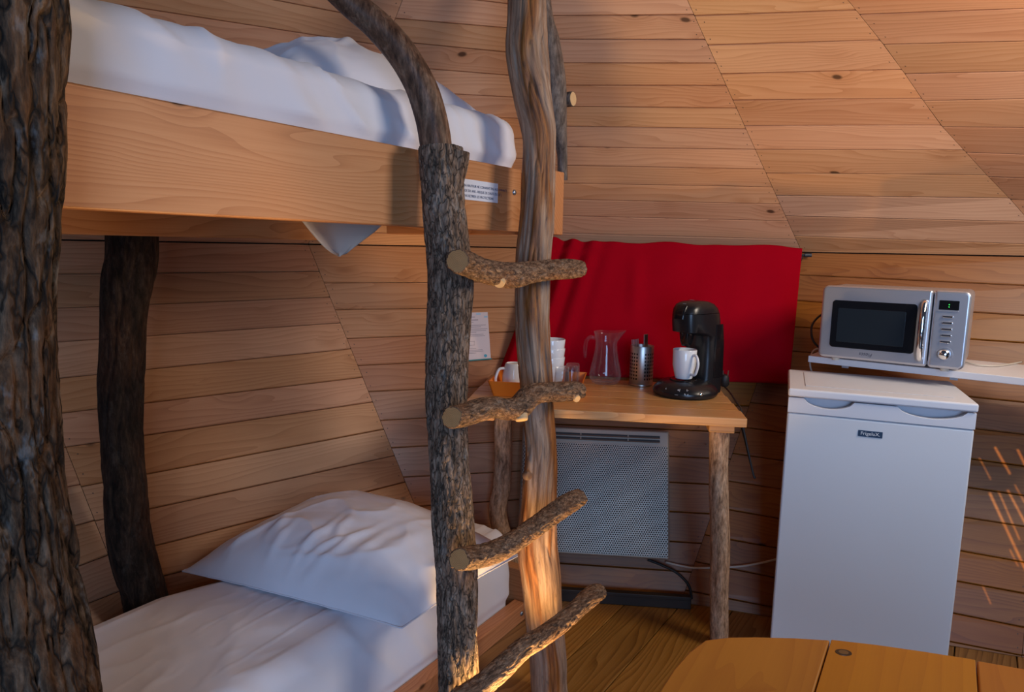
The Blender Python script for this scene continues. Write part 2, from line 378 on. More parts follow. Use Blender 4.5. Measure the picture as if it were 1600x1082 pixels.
L_P5 = [((1300, -28), (1600, -40)), ((1346, 23), (1600, 14)), ((1383, 70), (1600, 65)), ((1420, 116), (1600, 112)), ((1450, 158), (1600, 155)), ((1485, 199), (1600, 200)), ((1517, 239), (1600, 242)), ((1550, 277), (1600, 279)), ((1580, 312), (1600, 313)), ((1600, 347), (1700, 351)), ((1640, 401.5), (1740, 403.2))]
L_P2 = [((626, -14), (790, 6)), ((626, 30), (790, 44)), ((626, 66), (790, 82)), ((626, 105), (790, 118)), ((626, 143), (790, 152)), ((626, 178), (790, 185)), ((626, 212), (790, 217)), ((626, 244), (790, 248)), ((626, 275), (790, 278)), ((626, 306), (790, 308)), ((626, 336), (790, 338)), ((626, 365), (790, 367)), ((487, 382), (830, 387.8))]
L_P2 += [((515, 442), (670, 441)), ((530, 484), (670, 482)), ((548, 529), (670, 524)), ((565, 571), (670, 566)), ((580, 612), (670, 608)), ((600, 657), (670, 653)), ((615, 700), (670, 697)), ((630, 746), (725, 741)), ((650, 792), (725, 787)), ((650, 838), (725, 832)), ((650, 884), (725, 878)), ((650, 930), (725, 922))]
L_P1 = [((500, -30), (622, -8)), ((425, 0), (540, 22)), ((274, 22), (540, 63)), ((300, 70), (540, 103))] + [((400, y), (500, y+k)) for y, k in ((128, 13), (170, 10), (210, 8), (248, 6), (285, 4), (320, 2), (354, 0))]
L_P1 += [((-22, 373.3), (487, 382)), ((95, 428), (487, 424)), ((95, 481), (420, 468)), ((92, 534), (420, 512)), ((92, 591), (420, 558)), ((92, 646), (420, 607)), ((100, 699), (420, 652)), ((130, 760), (420, 705)), ((145, 815), (420, 755)), ((240, 854), (420, 808)), ((240, 905), (420, 857)), ((240, 955), (420, 905)), ((240, 1005), (420, 953))]
L_P0 = [((20, y), (95, y-1)) for y in (400, 455, 510, 565)] + [((20, 640), (95, 634)), ((95, 700), (125, 695)), ((95, 763), (125, 757)), ((105, 825), (145, 814)), ((120, 886), (165, 869)), ((120, 950), (190, 923)), ((120, 1012), (190, 978))]
def outw(p): return p+(p-Vector((.2, .2, 1.1))).normalized()*.020
UPY = range(-240, -40, 43)
L_P3 = [((880, y), (1100, y-2)) for y in UPY]+L_P3
L_P2 = [((626, y-22), (790, y)) for y in UPY]+L_P2
L_P1 = [((500, y-28), (622, y)) for y in UPY]+L_P1
L_P4 = [((1065, y), (1305, y-10)) for y in UPY]+L_P4
L_P5 = [((1346, y), (1600, y-12)) for y in UPY]+L_P5
L_P5 += [((1640, b[1]+(b[1]-a[1])/(b[0]-a[0])*40), (1740, b[1]+(b[1]-a[1])/(b[0]-a[0])*150)) for a, b in L_P4[-13:]]
def build_wall(name, panels, origin, low=()):
    root_mb = MB(); planks = []; nails = MB()
    for pi, (sl, sr, lines, nail) in enumerate(panels):
        dl, dr = dense(sl), dense(sr)
        cl = [cut(dl, l) for l in lines]; cr = [cut(dr, l) for l in lines]
        # extend to the ends of both seams
        cl = [dl[0]]+cl+[dl[-1]]; cr = [dr[0]]+cr+[dr[-1]]
        for i in range(len(cl)-1):
            TL, TR, BL, BR = cl[i], cr[i], cl[i+1], cr[i+1]
            if (TL-BL).length < .012 and (TR-BR).length < .012: continue
            n = (TR-TL+BR-BL).cross(TL-BL+TR-BR).normalized()
            mid = (TL+TR+BL+BR)/4
            if n.dot(Vector((0, .3, 1.0))-mid) < 0: n = -n
            hl, hr = max((TL-BL).length, .004), max((TR-BR).length, .004); g, ch, th = .0009, .0030, .014
            vs = []; uv = []
            L = ((TR-TL).length+(BR-BL).length)/2
            for P, Q, h, u in ((BL, TL, hl, 0.0), (BR, TR, hr, L)):
                w = (Q-P)/h; e = (TR-TL).normalized()*(.0007 if u == 0 else -.0007)
                g_, c_ = min(g, h*.1), min(ch, h*.25)
                for a, b in ((g_, -th), (g_, -c_), (g_+c_, 0), (h-g_-c_*.7, 0), (h-g_, -c_), (h-g_, -th)):
                    vs.append(P+w*a+n*b+e); uv.append((u, a))
            planks.append(((M_WALLP if pi in low else M_WALLM) if mid.z < EYE else M_WALL, vs, [(k, k+6, k+7, k+1) for k in range(5)]+[(5, 4, 3, 2, 1, 0), (6, 7, 8, 9, 10, 11)], uv, n))  # planks below eye level take the cladding tones with shade in them
            root_mb.add([outw(TL), outw(TR), outw(BR), outw(BL)], [(0, 1, 2, 3)])
            if nail:
                for P, Q, D in ((BL, TL, TR-TL), (BR, TR, TL-TR)):
                    if (Q-P).length < .03: continue
                    e = D.normalized(); w = (Q-P).normalized()
                    for t in (.24, .74):
                        c = P.lerp(Q, t+random.uniform(-.05, .05))+e*(.014+random.uniform(-.004, .008))+n*.0004
                        r = .0021
                        nails.add([c+(e*math.cos(k*PI/3)+w*math.sin(k*PI/3))*r for k in range(6)]+[c+n*.0005], [(k, (k+1) % 6, 6) for k in range(6)])
    me_o = MB(); me_o.v = [tuple(Vector(q)-Vector(origin)) for q in root_mb.v]; me_o.f = root_mb.f
    w = obj(name, me_o, M_BACK); w.matrix_basis = Matrix.Translation(origin); w['kind'] = 'structure'
    for pm, vs, fs, uv, n in planks:
        mb = MB(); mb.add(vs, fs, uv)
        # face orientation: make front face look into the room
        a, b, c = (Vector(vs[i]) for i in (2, 8, 9))
        if (b-a).cross(c-a).dot(n) < 0: mb.f = [tuple(reversed(f)) for f in mb.f]
        obj('plank', mb, pm, w, world=True)
    if nails.v:
        o = obj('nail_heads', nails, M_NAIL, w, world=True); o['kind'] = 'stuff'
    return w
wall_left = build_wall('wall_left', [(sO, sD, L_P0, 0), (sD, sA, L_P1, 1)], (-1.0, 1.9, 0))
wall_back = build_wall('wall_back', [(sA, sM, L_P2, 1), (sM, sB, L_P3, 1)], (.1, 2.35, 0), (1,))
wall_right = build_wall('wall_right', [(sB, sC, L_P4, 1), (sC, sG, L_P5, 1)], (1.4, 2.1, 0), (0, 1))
for x, y in ((1070, 692), (1092, 668), (1103, 695)):       # bent nails sticking out under the desk
    p = onp(x, y, eB, (fF-fM).cross(eB-fF)); q = p+Vector((-.008, -.035, .012))
    obj('nail', MB().tube([p, q], .0013, 6), M_NAIL, wall_back, world=True)
# ------------------------------------------------------------------ floor
fdir = azv(34.5); fn = Vector((fdir.y, -fdir.x, 0)); f0 = atz(885, 1032, 0); f1 = atz(945, 1080, 0); f0 = f0-fdir*fdir.dot(f0)
bw = abs((f1-f0).dot(fn))
mb = MB().box((-2.6, -1.2, -.05), (3.2, 3.3, -.022)); floor = obj('floor', mb, M_BACK); floor['kind'] = 'structure'
for i in range(-11, 14):
    g = .0016; a = f0+fn*(bw*i+g)-fdir*1.0; b = f0+fn*(bw*(i+1)-g)-fdir*1.0; c = b+fdir*4.0; d = a+fdir*4.0
    vs = []; uv = []
    dz = random.uniform(-.0008, .0008)
    for p, q, u in ((a, b, 0.), (d, c, 4.0)):
        w = (q-p); h = w.length; w = w/h
        for s, z in ((0, -.022), (0, -.002), (.002, 0), (h-.002, 0), (h, -.002), (h, -.022)):
            vs.append(p+w*s+Vector((0, 0, z+(dz if z > -.02 else 0)))); uv.append((u, s+i*.3))
    m = MB().add(vs, [(k, k+1, k+7, k+6) for k in range(5)]+[(5, 4, 3, 2, 1, 0), (6, 7, 8, 9, 10, 11)], uv)
    a_, b_, c_ = (Vector(vs[k]) for k in (2, 3, 9))
    if (b_-a_).cross(c_-a_).z < 0: m.f = [tuple(reversed(f)) for f in m.f]
    obj('floorboard', m, M_FLOOR, floor)
# ================================================================== LOGS
def log(name, pts, parent, material, n=120, m=64, amp=.006, fx=26, fz=6, ridge=True, caps=(1, 1), capmat=None, label=None, seed=0, axis=False, capname='cut_end', squash=None, lump=.0, cap_label=None):
    """pts: (x,y,z,radius) world; a bark covered log as one displaced tube"""
    P = catmull(pts, n); V = []; uv = []; s = 0; prev = None
    t0 = Vector(P[1][:3]-P[0][:3]).normalized(); up = Vector((0, 0, 1)) if abs(t0.z) < .8 else Vector((0, 1, 0))
    x = t0.cross(up).normalized(); rings = []
    so = Vector((seed*3.7, seed*1.3, seed*9.1))
    for i, p in enumerate(P):
        c = Vector(p[:3]); t = Vector(P[min(i+1, n)][:3]-P[max(i-1, 0)][:3]).normalized()
        x = (x-t*x.dot(t)).normalized(); y = t.cross(x)
        if prev is not None: s += (c-prev).length
        prev = c; ring = []
        for j in range(m+1):
            a = 2*PI*j/m; R = p[3]; cx, sy = math.cos(a), math.sin(a)
            q = Vector((cx*R*fx, sy*R*fx, s*fz))+so
            if ridge:
                h = 1-abs(noise.noise(q))*2.2; h2 = 1-abs(noise.noise(q*2.1+Vector((7, 3, 1))))*2
                h = -(max(h, 0)**3)*1.1 + .35*h2*.5 + .35*noise.noise(q*.45)
            else:
                h = noise.noise(q*.5)*.7+noise.noise(q*1.4)*.35
            rr = R + amp*h + lump*noise.noise(Vector((cx*1.3, sy*1.3, s*7))+so)
            if j < m: ring.append(c+(x*cx+y*sy)*rr); V.append(ring[-1])
            else: V.append(ring[0])
            uv.append((a/(2*PI)*2*PI*R, s))
        rings.append((c, ring, t))
    k = m+1
    F = [(i*k+j, i*k+j+1, (i+1)*k+j+1, (i+1)*k+j) for i in range(n) for j in range(m)]
    for e, on in ((0, caps[0]), (n, caps[1])):      # bark rim around a sawn end
        if not on: continue
        c = rings[e][0]; b = len(V)
        for j in range(m+1): V.append(c+(V[e*k+j]-c)*.91+rings[e][2]*(.0012 if e else -.0012)); uv.append((uv[e*k+j][0], uv[e*k+j][1]+.004))
        F += [(e*k+j, e*k+j+1, b+j+1, b+j) if e else (b+j, b+j+1, e*k+j+1, e*k+j) for j in range(m)]
    mb = MB().add(V, F, uv)
    # orientation
    a_, b_, c_ = V[0], V[1], V[k]
    if (b_-a_).cross(c_-a_).dot(a_-rings[0][0]) < 0: mb.f = [tuple(reversed(f)) for f in mb.f]
    if axis:
        o = bpy.data.objects.new('tmp', None); fr = frame(P[0][:3], up.cross(t0) if abs(t0.z) < .8 else (1, 0, 0), t0)
        M = wm(parent).inverted() @ fr
        mb.v = [tuple(fr.inverted() @ Vector(q)) for q in mb.v]
        bpy.data.objects.remove(o); o = obj(name, mb, material, parent, smooth=True, label=label); o.matrix_basis = M
    else: o = obj(name, mb, material, parent, world=True, smooth=True, label=label)
    for e, on in ((0, caps[0]), (-1, caps[1])):
        if not on: continue
        c, ring, t = rings[e]; t = t if e == -1 else -t
        vs = [c+(q-c)*.915+t*.0011 for q in ring]+[c+t*.0018]
        rel = [(r-c) for r in vs]; ax = (ring[0]-c).normalized(); ay = t.cross(ax)
        fs = [(i, (i+1) % m, m) for i in range(m)]
        if (vs[1]-vs[0]).cross(vs[m]-vs[0]).dot(t) < 0: fs = [tuple(reversed(f)) for f in fs]
        cm = MB().add(vs, fs, [(r.dot(ax), r.dot(ay)) for r in rel])
        obj(capname, cm, capmat or M_END, o, world=True, label=cap_label)
    return o, P
# ================================================================== BUNK BED
BR = Vector((.02, 2.1, 0)); bd = azv(33); bn = Vector((-bd.y, bd.x, 0))       # rail end, along the bed, away from the rail
def bp(t, w, z): return BR+bd*t+bn*w+Vector((0, 0, z))
bed = thing('bunk_bed', 'rustic wooden bunk bed of planed rails carried by dark tree trunk posts', 'bunk bed', tuple(bp(-.9, .3, 0)))
def beam(name, t0, t1, w0, w1, z0, z1, material=M_RAIL, parent=bed, bev=.004, label=None, along='t'):
    F = frame(bp(0, 0, 0), bd, (0, 0, 1)); mb = MB().box((t0, w0, z0), (t1, w1, z1))
    uvs = {}
    for i, v in enumerate(mb.v):
        a, b = (v[0], v[1]) if along == 't' else (v[1], v[0])
        uvs[i] = (a, v[2]+b*1.0)
    mb.v = [tuple(F @ Vector(v)) for v in mb.v]; mb.uv = uvs
    return obj(name, mb, material, parent, world=True, bevel=bev, label=label)
rail = beam('side_rail', -2.0, 0.0, 0, .04, 1.297, 1.482, label='wide pale upper side rail with dark knots')
lrail = beam('side_rail', -2.0, .075, 0, .045, .001, .062, label='low orange lower side rail on the floor')
beam('cross_beam', .03, .085, -.10, .58, 1.290, 1.478, along='w', label='upper head beam with its sawn end standing out')
beam('cross_beam', .078, .118, -.10, .22, .001, .17, along='w', label='lower head beam, short end standing out')
beam('back_rail', -2.0, -.22, .572, .608, 1.263, 1.42, label='shaded back rail under the upper bunk')
for t in (-1.8, -1.5, -1.2, -.9, -.62):
    beam('slat', t, t+.08, .045, .570, 1.375, 1.393)
def bolt(t, z, parent):
    F = frame(bp(t, -.001, z), bd, (0, 0, 1)) @ Matrix.Rotation(PI/2, 4, 'X')
    mb = MB().lathe([(0, .0045), (.005, .004), (.0085, .001), (.0085, -.001)], 20, F)
    obj('bolt', mb, M_SCREW, parent, world=True, smooth=True, label='small grey bolt head')
bolt(-.040, 1.412, rail); bolt(.05, .034, lrail)
_a, _b2 = onp(715, 297, bp(0, 0, 0), bn), onp(777, 300, bp(0, 0, 0), bn)
F = frame((_a+_b2)/2-bn*.0014, bd, (0, 0, 1))
_nw, _nh = (_b2-_a).length, .054
_m = MB().box((-_nw/2, -.0006, -_nh/2), (_nw/2, .0006, _nh/2)); _m.v = [tuple(F @ Vector(q)) for q in _m.v]
notice = obj('notice', _m, M_STICK, rail, world=True, label='white safety notice sticker with three lines of dark text')
for i, (tx, xx) in enumerate((('LE COUCHAGE EN HAUTEUR NE CONVIENT PAS AUX ENFANTS', .0), ('DE MOINS DE SIX ANS - RISQUE DE CHUTE DU LIT (', .0), ('NE PAS RETIRER LES PROTECTIONS', -.006))):
    text('notice_text', tx, _nw*.052, M_INKB, rail, wm(rail).inverted() @ F @ Matrix.Translation((xx, -.0011, .010-.0135*i)) @ Matrix.Rotation(PI/2, 4, 'X'), ext=.0001)
# big trunk at the left edge of the picture
def gz(px, py, Y, r): p = aty(px, py, Y); return (p.x, p.y, p.z, r)
tr = [gz(-36, -330, .90, .098), gz(-32, 0, .90, .094), gz(-36, 300, .90, .093), gz(-45, 500, .90, .095), gz(-42, 640, .89, .097), gz(-28, 800, .88, .100), gz(-11, 950, .87, .104), gz(10, 1100, .85, .108), gz(34, 1330, .82, .118)]
_l = tr[-1]; tr.append((_l[0]+.01, _l[1]-.04, _l[2]*.5, .125)); tr.append((_l[0]+.01, _l[1]-.05, -.004, .135))
log('bed_post', tr, bed, M_BARK, n=620, m=220, amp=.0105, fx=52, fz=10, caps=(0, 0), label='thick furrowed trunk post at the left edge', seed=3, lump=.005)
# dark rear post
rp = []
for px, py, r in ((212, 371, .060), (208, 395, .061), (198, 450, .060), (190, 560, .053), (190, 680, .052), (196, 780, .054), (207, 860, .056), (222, 915, .056), (238, 985, .056), (246, 1040, .056)):
    p = onp(px, py, bp(0, .668, 0), bn); rp.append((p.x, p.y, p.z, r))
rp[0] = (*rp[0][:2], 1.40, .060)
rp.append((*rp[-1][:2], .001, .058))
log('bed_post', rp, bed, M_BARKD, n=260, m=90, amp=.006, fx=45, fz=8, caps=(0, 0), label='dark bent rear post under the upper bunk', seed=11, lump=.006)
# grey pole behind the ladder
gp = [gz(838, -70, 2.12, .035), gz(846, 20, 2.12, .032), gz(857, 70, 2.12, .034), gz(866, 130, 2.12, .035), gz(870, 190, 2.13, .030), gz(878, 235, 2.14, .017), gz(879, 282, 2.15, .0165)]
_, _ = log('bed_post', gp, bed, M_BARKG, n=120, m=48, amp=.0022, fx=30, fz=8, ridge=False, caps=(0, 0), label='slim grey brown pole behind the ladder', seed=5)
p = aty(893, 155, 2.13)
log('branch_stub', [(p.x-.05, p.y+.03, p.z, .022), (p.x+.004, p.y-.004, p.z, .022)], bed, M_BARKG, n=10, m=30, amp=.001, caps=(0, 1), capmat=M_ENDB, ridge=False, label='short branch stub with pale cut end', cap_label='pale round cut end')
# ------------------------------------------------------------------ ladder
lad = thing('ladder', 'rustic ladder of two crooked logs with four branch rungs against the bunk', 'ladder', (.02, 1.6, 0))
# near upright: furrowed bark, sawn shoulder at the top, smooth branch going up and left
u1 = [(aty(718, 1150, 1.475).x, 1.475, .001, .056), gz(717, 1082, 1.50, .0505), gz(715, 1000, 1.52, .049), gz(713, 900, 1.545, .051), gz(706, 800, 1.57, .050), gz(702, 720, 1.59, .049), gz(698, 620, 1.61, .050), gz(700, 520, 1.63, .053), gz(704, 440, 1.63, .053), gz(699, 380, 1.635, .052), gz(693, 320, 1.64, .050), gz(690, 270, 1.645, .051), gz(689, 232, 1.65, .052)]
U1, _ = log('upright', u1, lad, M_BARKL, n=520, m=130, amp=.0042, fx=85, fz=22, caps=(0, 1), capmat=M_BARKL, label='near upright with furrowed grey brown bark', seed=21, lump=.003, capname='sawn_shoulder')
st = [gz(700, 330, 1.645, .020), gz(708, 290, 1.643, .025), gz(713, 262, 1.642, .027), gz(717, 236, 1.64, .026)]
log('branch_stub', st, lad, M_BARKL, n=40, m=40, amp=.004, fx=34, fz=8, caps=(0, 1), capmat=M_BARKL, seed=24, label='sawn side branch shoulder')
br = [gz(684, 262, 1.655, .034), gz(681, 225, 1.655, .0375), gz(672, 180, 1.655, .0375), gz(655, 130, 1.65, .0365), gz(625, 80, 1.645, .0355), gz(588, 38, 1.64, .0338), gz(552, 8, 1.63, .0315), gz(500, -40, 1.61, .029), gz(445, -95, 1.6, .026)]
log('branch', br, U1, M_BARKB, n=160, m=64, amp=.0022, fx=22, fz=9, ridge=False, caps=(0, 0), label='smooth brown branch curving up to the left', seed=31, lump=.0025)
# far upright: stripped and weathered
u2 = [(aty(860, 1110, 1.735).x, 1.735, .001, .053), gz(858, 1070, 1.75, .050), gz(857, 1030, 1.76, .050), gz(849, 960, 1.79, .053), gz(846, 900, 1.81, .056), gz(839, 840, 1.83, .054), gz(842, 770, 1.85, .050), gz(845, 700, 1.87, .045), gz(838, 600, 1.89, .046), gz(833, 500, 1.91, .049), gz(833, 420, 1.93, .049), gz(839, 350, 1.945, .050), gz(842, 280, 1.955, .046), gz(842, 210, 1.965, .047), gz(832, 150, 1.97, .053), gz(824, 90, 1.975, .060), gz(823, 30, 1.98, .055), gz(824, -40, 1.985, .052), gz(830, -130, 1.99, .050)]
U2, _ = log('upright', u2, lad, M_STRIP, n=420, m=130, amp=.0048, fx=48, fz=4.0, caps=(0, 0), label='far upright stripped of bark, streaked orange and grey', seed=42, lump=.0055)
p = aty(824, 742, 1.80); obj('knot', MB().lathe([(0, .016), (.006, .012), (.010, .004), (.014, -.008)], 14, frame(p, (1, 0, 0), (-.5, -.6, .5))), M_STRIP, U2, world=True, smooth=True)
def rung(pts, seed, lump, label, cl):
    o, P = log('rung', pts, lad, M_BARKR, n=200, m=80, amp=.0026, fx=75, fz=34, caps=(1, 1), capmat=M_END, label=label, seed=seed, axis=True, lump=lump, cap_label=cl)
    return o
def cutface(px, py, Y, r, nrm, par):
    p = aty(px, py, Y); n = Vector(nrm).normalized(); ax = n.orthogonal().normalized(); ay = n.cross(ax)
    c = MB().lathe([(0, .004), (r*.9, .004), (r, .001), (r*1.05, -.012)], 26, frame(p, ax, n))
    c.uv = {i: (v[0], v[2]) for i, v in enumerate(c.v)}
    obj('branch_scar', c, M_ENDB, par, world=True, label='pale oval branch scar')
r1 = rung([gz(715, 408, 1.45, .0262), gz(731, 413, 1.515, .0272), gz(760, 424, 1.59, .0280), gz(785, 430, 1.65, .031), gz(806, 430, 1.69, .031), gz(830, 425, 1.74, .028), gz(860, 422, 1.80, .026), gz(890, 421, 1.86, .0255), gz(908, 420, 1.89, .022)], 51, .003, 'top rung with knobby bark and large round sawn end', 'brown sawn end with ring lines')
cutface(780, 442, 1.612, .0135, (-.15, -.75, -.45), r1)
r2 = rung([gz(706, 653, 1.43, .0252), gz(724, 650, 1.485, .0265), gz(750, 641, 1.54, .028), gz(772, 637, 1.59, .026), gz(795, 640, 1.62, .027), gz(812, 637, 1.65, .031), gz(828, 620, 1.69, .029), gz(850, 614, 1.73, .0255), gz(880, 612, 1.79, .026), gz(900, 611, 1.83, .0255), gz(909, 612, 1.845, .019)], 61, .003, 'second rung with a twisted step in its middle', 'cracked sawn end')
cutface(901, 623, 1.80, .0105, (.45, -.7, -.3), r2); cutface(815, 655, 1.625, .016, (.15, -.4, -.85), r2)
r3 = rung([gz(718, 875, 1.375, .0240), gz(738, 872, 1.435, .0258), gz(770, 863, 1.50, .0265), gz(800, 848, 1.55, .026), gz(835, 825, 1.61, .0255), gz(865, 803, 1.67, .026), gz(890, 786, 1.72, .0275), gz(907, 778, 1.75, .024)], 71, .0025, 'third rung, arched branch rising to the right', 'pale sawn end')
r4 = rung([gz(715, 1096, 1.40, .027), gz(750, 1073, 1.43, .027), gz(785, 1043, 1.47, .0275), gz(815, 1015, 1.51, .026), gz(845, 997, 1.55, .025), gz(875, 975, 1.60, .024), gz(905, 948, 1.66, .0245), gz(928, 930, 1.71, .026), gz(938, 925, 1.73, .022)], 81, .003, 'lowest rung running down to the picture bottom', None)
for o, px, py, Y in ((r2, 745, 641, 1.525), (r3, 768, 858, 1.485)):
    pass
obj('screw', MB().lathe([(0, .002), (.0035, .0015), (.0045, -.002)], 14, frame(aty(743, 641, 1.527), (1, 0, 0), (-.2, -1, .15))), M_SCREW, r2, world=True, smooth=True, label='pale screw head')
# ================================================================== BEDDING
def nz(x, y, z=0.): return noise.noise(Vector((x, y, z)))
def mattress(name, label, t0, t1, zb, zt, w0, w1f, seed, crease=0, railz=0):
    root = thing(name, label, 'mattress', tuple(bp((t0+t1)/2, .3, zb)))
    nt, prof = 170, []
    r = .055
    V = []; k = None
    for i in range(nt+1):
        t = t0+(t1-t0)*i/nt; w1 = w1f(t); e = min(1, (t1-t)/.025); e = math.sqrt(max(0, 1-(1-e)**2)) if e < 1 else 1
        inset = (1-e)*.025
        pts = []
        for q in range(24): pts.append((w0, zb+(zt-r-zb)*q/24, 0))
        for q in range(14):
            a = q/14*PI/2; pts.append((w0+r-r*math.cos(a), zt-r+r*math.sin(a), 1))
        for q in range(80): pts.append((w0+r+(w1-2*r-w0)*q/80, zt, 2))
        for q in range(8):
            a = q/8*PI/2; pts.append((w1-r+r*math.sin(a), zt-r+r*math.cos(a), 3))
        for q in range(6): pts.append((w1, zt-r+(zb-zt+r)*q/5, 3))
        k = len(pts); cw, cz = (w0+w1)/2, (zb+zt)/2
        for w, z, reg in pts:
            d = .006*nz(t*3+seed, z*5+w*3)
            if reg <= 1:
                hgt = (z-zb)/(zt-zb)
                d += .010*math.sin(PI*min(1, max(0, hgt)))   # belly of the side
                fo = 1-abs(nz(t*7+z*6+seed, z*2.5-t*.8, 3))*2.6
                d += (.012 if zb > 1 else .006)*max(fo, 0)**2*(1-.4*hgt)+.004*nz(t*16+z*12, z*7, 5)
            if reg == 2:
                for sl, of in crease or ():
                    d += .0022*math.exp(-((w-of-sl*t+.018*nz(t*3, of*9))/.0045)**2)*max(0, min(1, .6+1.6*nz(t*2.3, of*17)))
                fo = 1-abs(nz(t*3.5+w*3+seed, w*6-t*1.5, 8))*2.4
                d += .0045*max(fo, 0)**3+.005*nz(t*4, w*5, 2)+.0016*max(0, 1-abs(nz(t*9+w*5, w*13-t*4, 6))*4)**2
            if reg == 0: d *= min(1, max(0, (z-railz-.004)/.03))
            ww, zz = w, z
            if reg <= 1: ww -= d
            if reg in (1, 2): zz += d
            ww = cw+(ww-cw)*(1-inset/abs(cw-w0) if inset else 1); zz = cz+(zz-cz)*(1-inset*.5/(zt-cz))
            V.append(bp(t-0.012*(1-((z-zb)/(zt-zb)))*0, ww, zz))
    F = [(i*k+j, i*k+j+1, (i+1)*k+j+1, (i+1)*k+j) for i in range(nt) for j in range(k-1)]+[(i*k+k-1, i*k, (i+1)*k, (i+1)*k+k-1) for i in range(nt)]
    F += [tuple(nt*k+j for j in range(k)), tuple(j for j in reversed(range(k)))]
    mb = MB().add(V, F)
    obj('fitted_sheet', mb, M_SHEET, root, world=True, smooth='auto', ang=60)
    return root
mu = mattress('mattress', 'upper mattress in a white fitted sheet, creased along its side', -2.0, .029, 1.394, 1.632, .046, lambda t: .55, 2.0, railz=1.484)
ml = mattress('mattress', 'lower mattress under a smooth white sheet, close to the floor', -2.0, .045, .030, .315,   .050, lambda t: .61 if t < -.85 else .61-.33*(t+.85), 7.0, railz=.064, crease=((.10, .33), (.16, .46), (.06, .20)))
def pillow(name, label, c00, c10, c11, c01, h, seed, folds, up=Vector((0, 0, 1)), hb=.03):
    n = 96; V = []; c00, c10, c11, c01 = map(Vector, (c00, c10, c11, c01))
    def edge(a): return max(0., 1-abs(a)**2.6)
    for side in (1, -1):
        for j in range(n+1):
            for i in range(n+1):
                u, v = i/n*2-1, j/n*2-1
                pin = 1-.035*(1-abs(u)**2)*abs(v)**3; pin2 = 1-.035*(1-abs(v)**2)*abs(u)**3
                us, vs = u*pin2*.5+.5, v*pin*.5+.5
                b = c00*(1-us)*(1-vs)+c10*us*(1-vs)+c11*us*vs+c01*(1-us)*vs
                e = (edge(u)*edge(v))**.62
                if side == 1:
                    d = h*e
                    amp = min(1, e*2.2)
                    for (fu, fv, an, ln, wd, am) in folds:
                        du, dv = u-fu, v-fv; ca, sa = math.cos(an), math.sin(an)
                        al, ac = du*ca+dv*sa, -du*sa+dv*ca
                        ac += .05*nz(al*3+seed, fu*5)
                        d += am*math.exp(-(ac/wd)**2-(al/ln)**2)*amp
                    rg = 1-abs(nz(u*2.2+seed, v*1.7, 4))*2.4
                    d += (.006*max(rg, 0)**3+.008*nz(u*2.4+seed, v*2.4, 1))*amp+.0015*nz(u*9, v*9, seed)
                else: d = -hb*e
                V.append(b+up*d)
    k = n+1
    F = [(j*k+i, j*k+i+1, (j+1)*k+i+1, (j+1)*k+i) for j in range(n) for i in range(n)]
    o = k*k
    F += [tuple(reversed([o+q for q in f])) for f in F]
    mid = V[k*(n//2)+n//2]
    mb = MB().add(V, F)
    a, b_, c = V[F[0][0]], V[F[0][1]], V[F[0][2]]
    if (b_-a).cross(c-a).dot(up) < 0: mb.f = [tuple(reversed(f)) for f in mb.f]
    root = thing(name, label, 'pillow', tuple((c00+c10+c11+c01)/4))
    ob = obj('pillowcase', mb, M_SHEET, root, world=True, smooth=True)
    # stitched seam along the edge
    rim = [V[i]for i in range(k)]+[V[j*k+n] for j in range(1, k)]+[V[n*k+i] for i in range(n-1, -1, -1)]+[V[j*k] for j in range(n-1, -1, -1)]
    obj('seam', MB().tube(rim, .0022, 6, False), M_SHEET, root, world=True, smooth=True)
    return root
pb = onp(520, 772, *LP1)
pillow('pillow', 'plump white pillow on the lower bed, leaning on the wooden wall', atz(285, 893, .325), atz(628, 982, .33), atz(812, 868, .345), pb+Vector((.02, -.03, .0)), .135, 3.0,
       [(-.05, -.55, 1.65, .34, .035, .010), (.05, -.30, 1.9, .30, .04, .009), (.22, -.50, 1.45, .32, .035, .011), (.40, -.45, 1.62, .30, .05, .008), (.12, -.62, 1.2, .22, .03, .008), (-.45, -.45, 2.0, .32, .05, .011), (-.62, -.62, 1.3, .22, .04, .009), (-.30, -.62, 1.75, .2, .035, .008), (.1, -.78, .15, .3, .04, .007), (.55, -.2, 1.5, .4, .07, .008)], hb=.018)
pillow('pillow', 'white pillow on the upper bunk behind the ladder logs', bp(-.70, .17, 1.645), bp(-.03, .12, 1.645), bp(-.05, .47, 1.665), bp(-.70, .50, 1.665), .115, 9.0,
       [(-.3, 0, 1.9, .6, .08, .018), (.35, .1, 1.4, .6, .07, .022), (0, -.2, .3, .5, .08, .012)], hb=.012)
# sagging corner of the protector under the upper bunk, between the slats
V = []; n1, n2 = 26, 16
for j in range(n2+1):
    v = j/n2
    for i in range(n1+1):
        u = i/n1*2-1; wdt = .205*(1-v)**.8+.004
        V.append(bp(-.585+u*wdt+.01*v, .17+.05*math.cos(u*3)*(1-v), 1.372-.150*v+.006*nz(u*2, v*3)))
F = [(j*(n1+1)+i, j*(n1+1)+i+1, (j+1)*(n1+1)+i+1, (j+1)*(n1+1)+i) for j in range(n2) for i in range(n1)]
o = obj('protector_corner', MB().add(V, F), M_UNDER, mu, world=True, smooth=True, label='grey cloth corner sagging under the bunk')
o.modifiers.new('solid', 'SOLIDIFY').thickness = .004
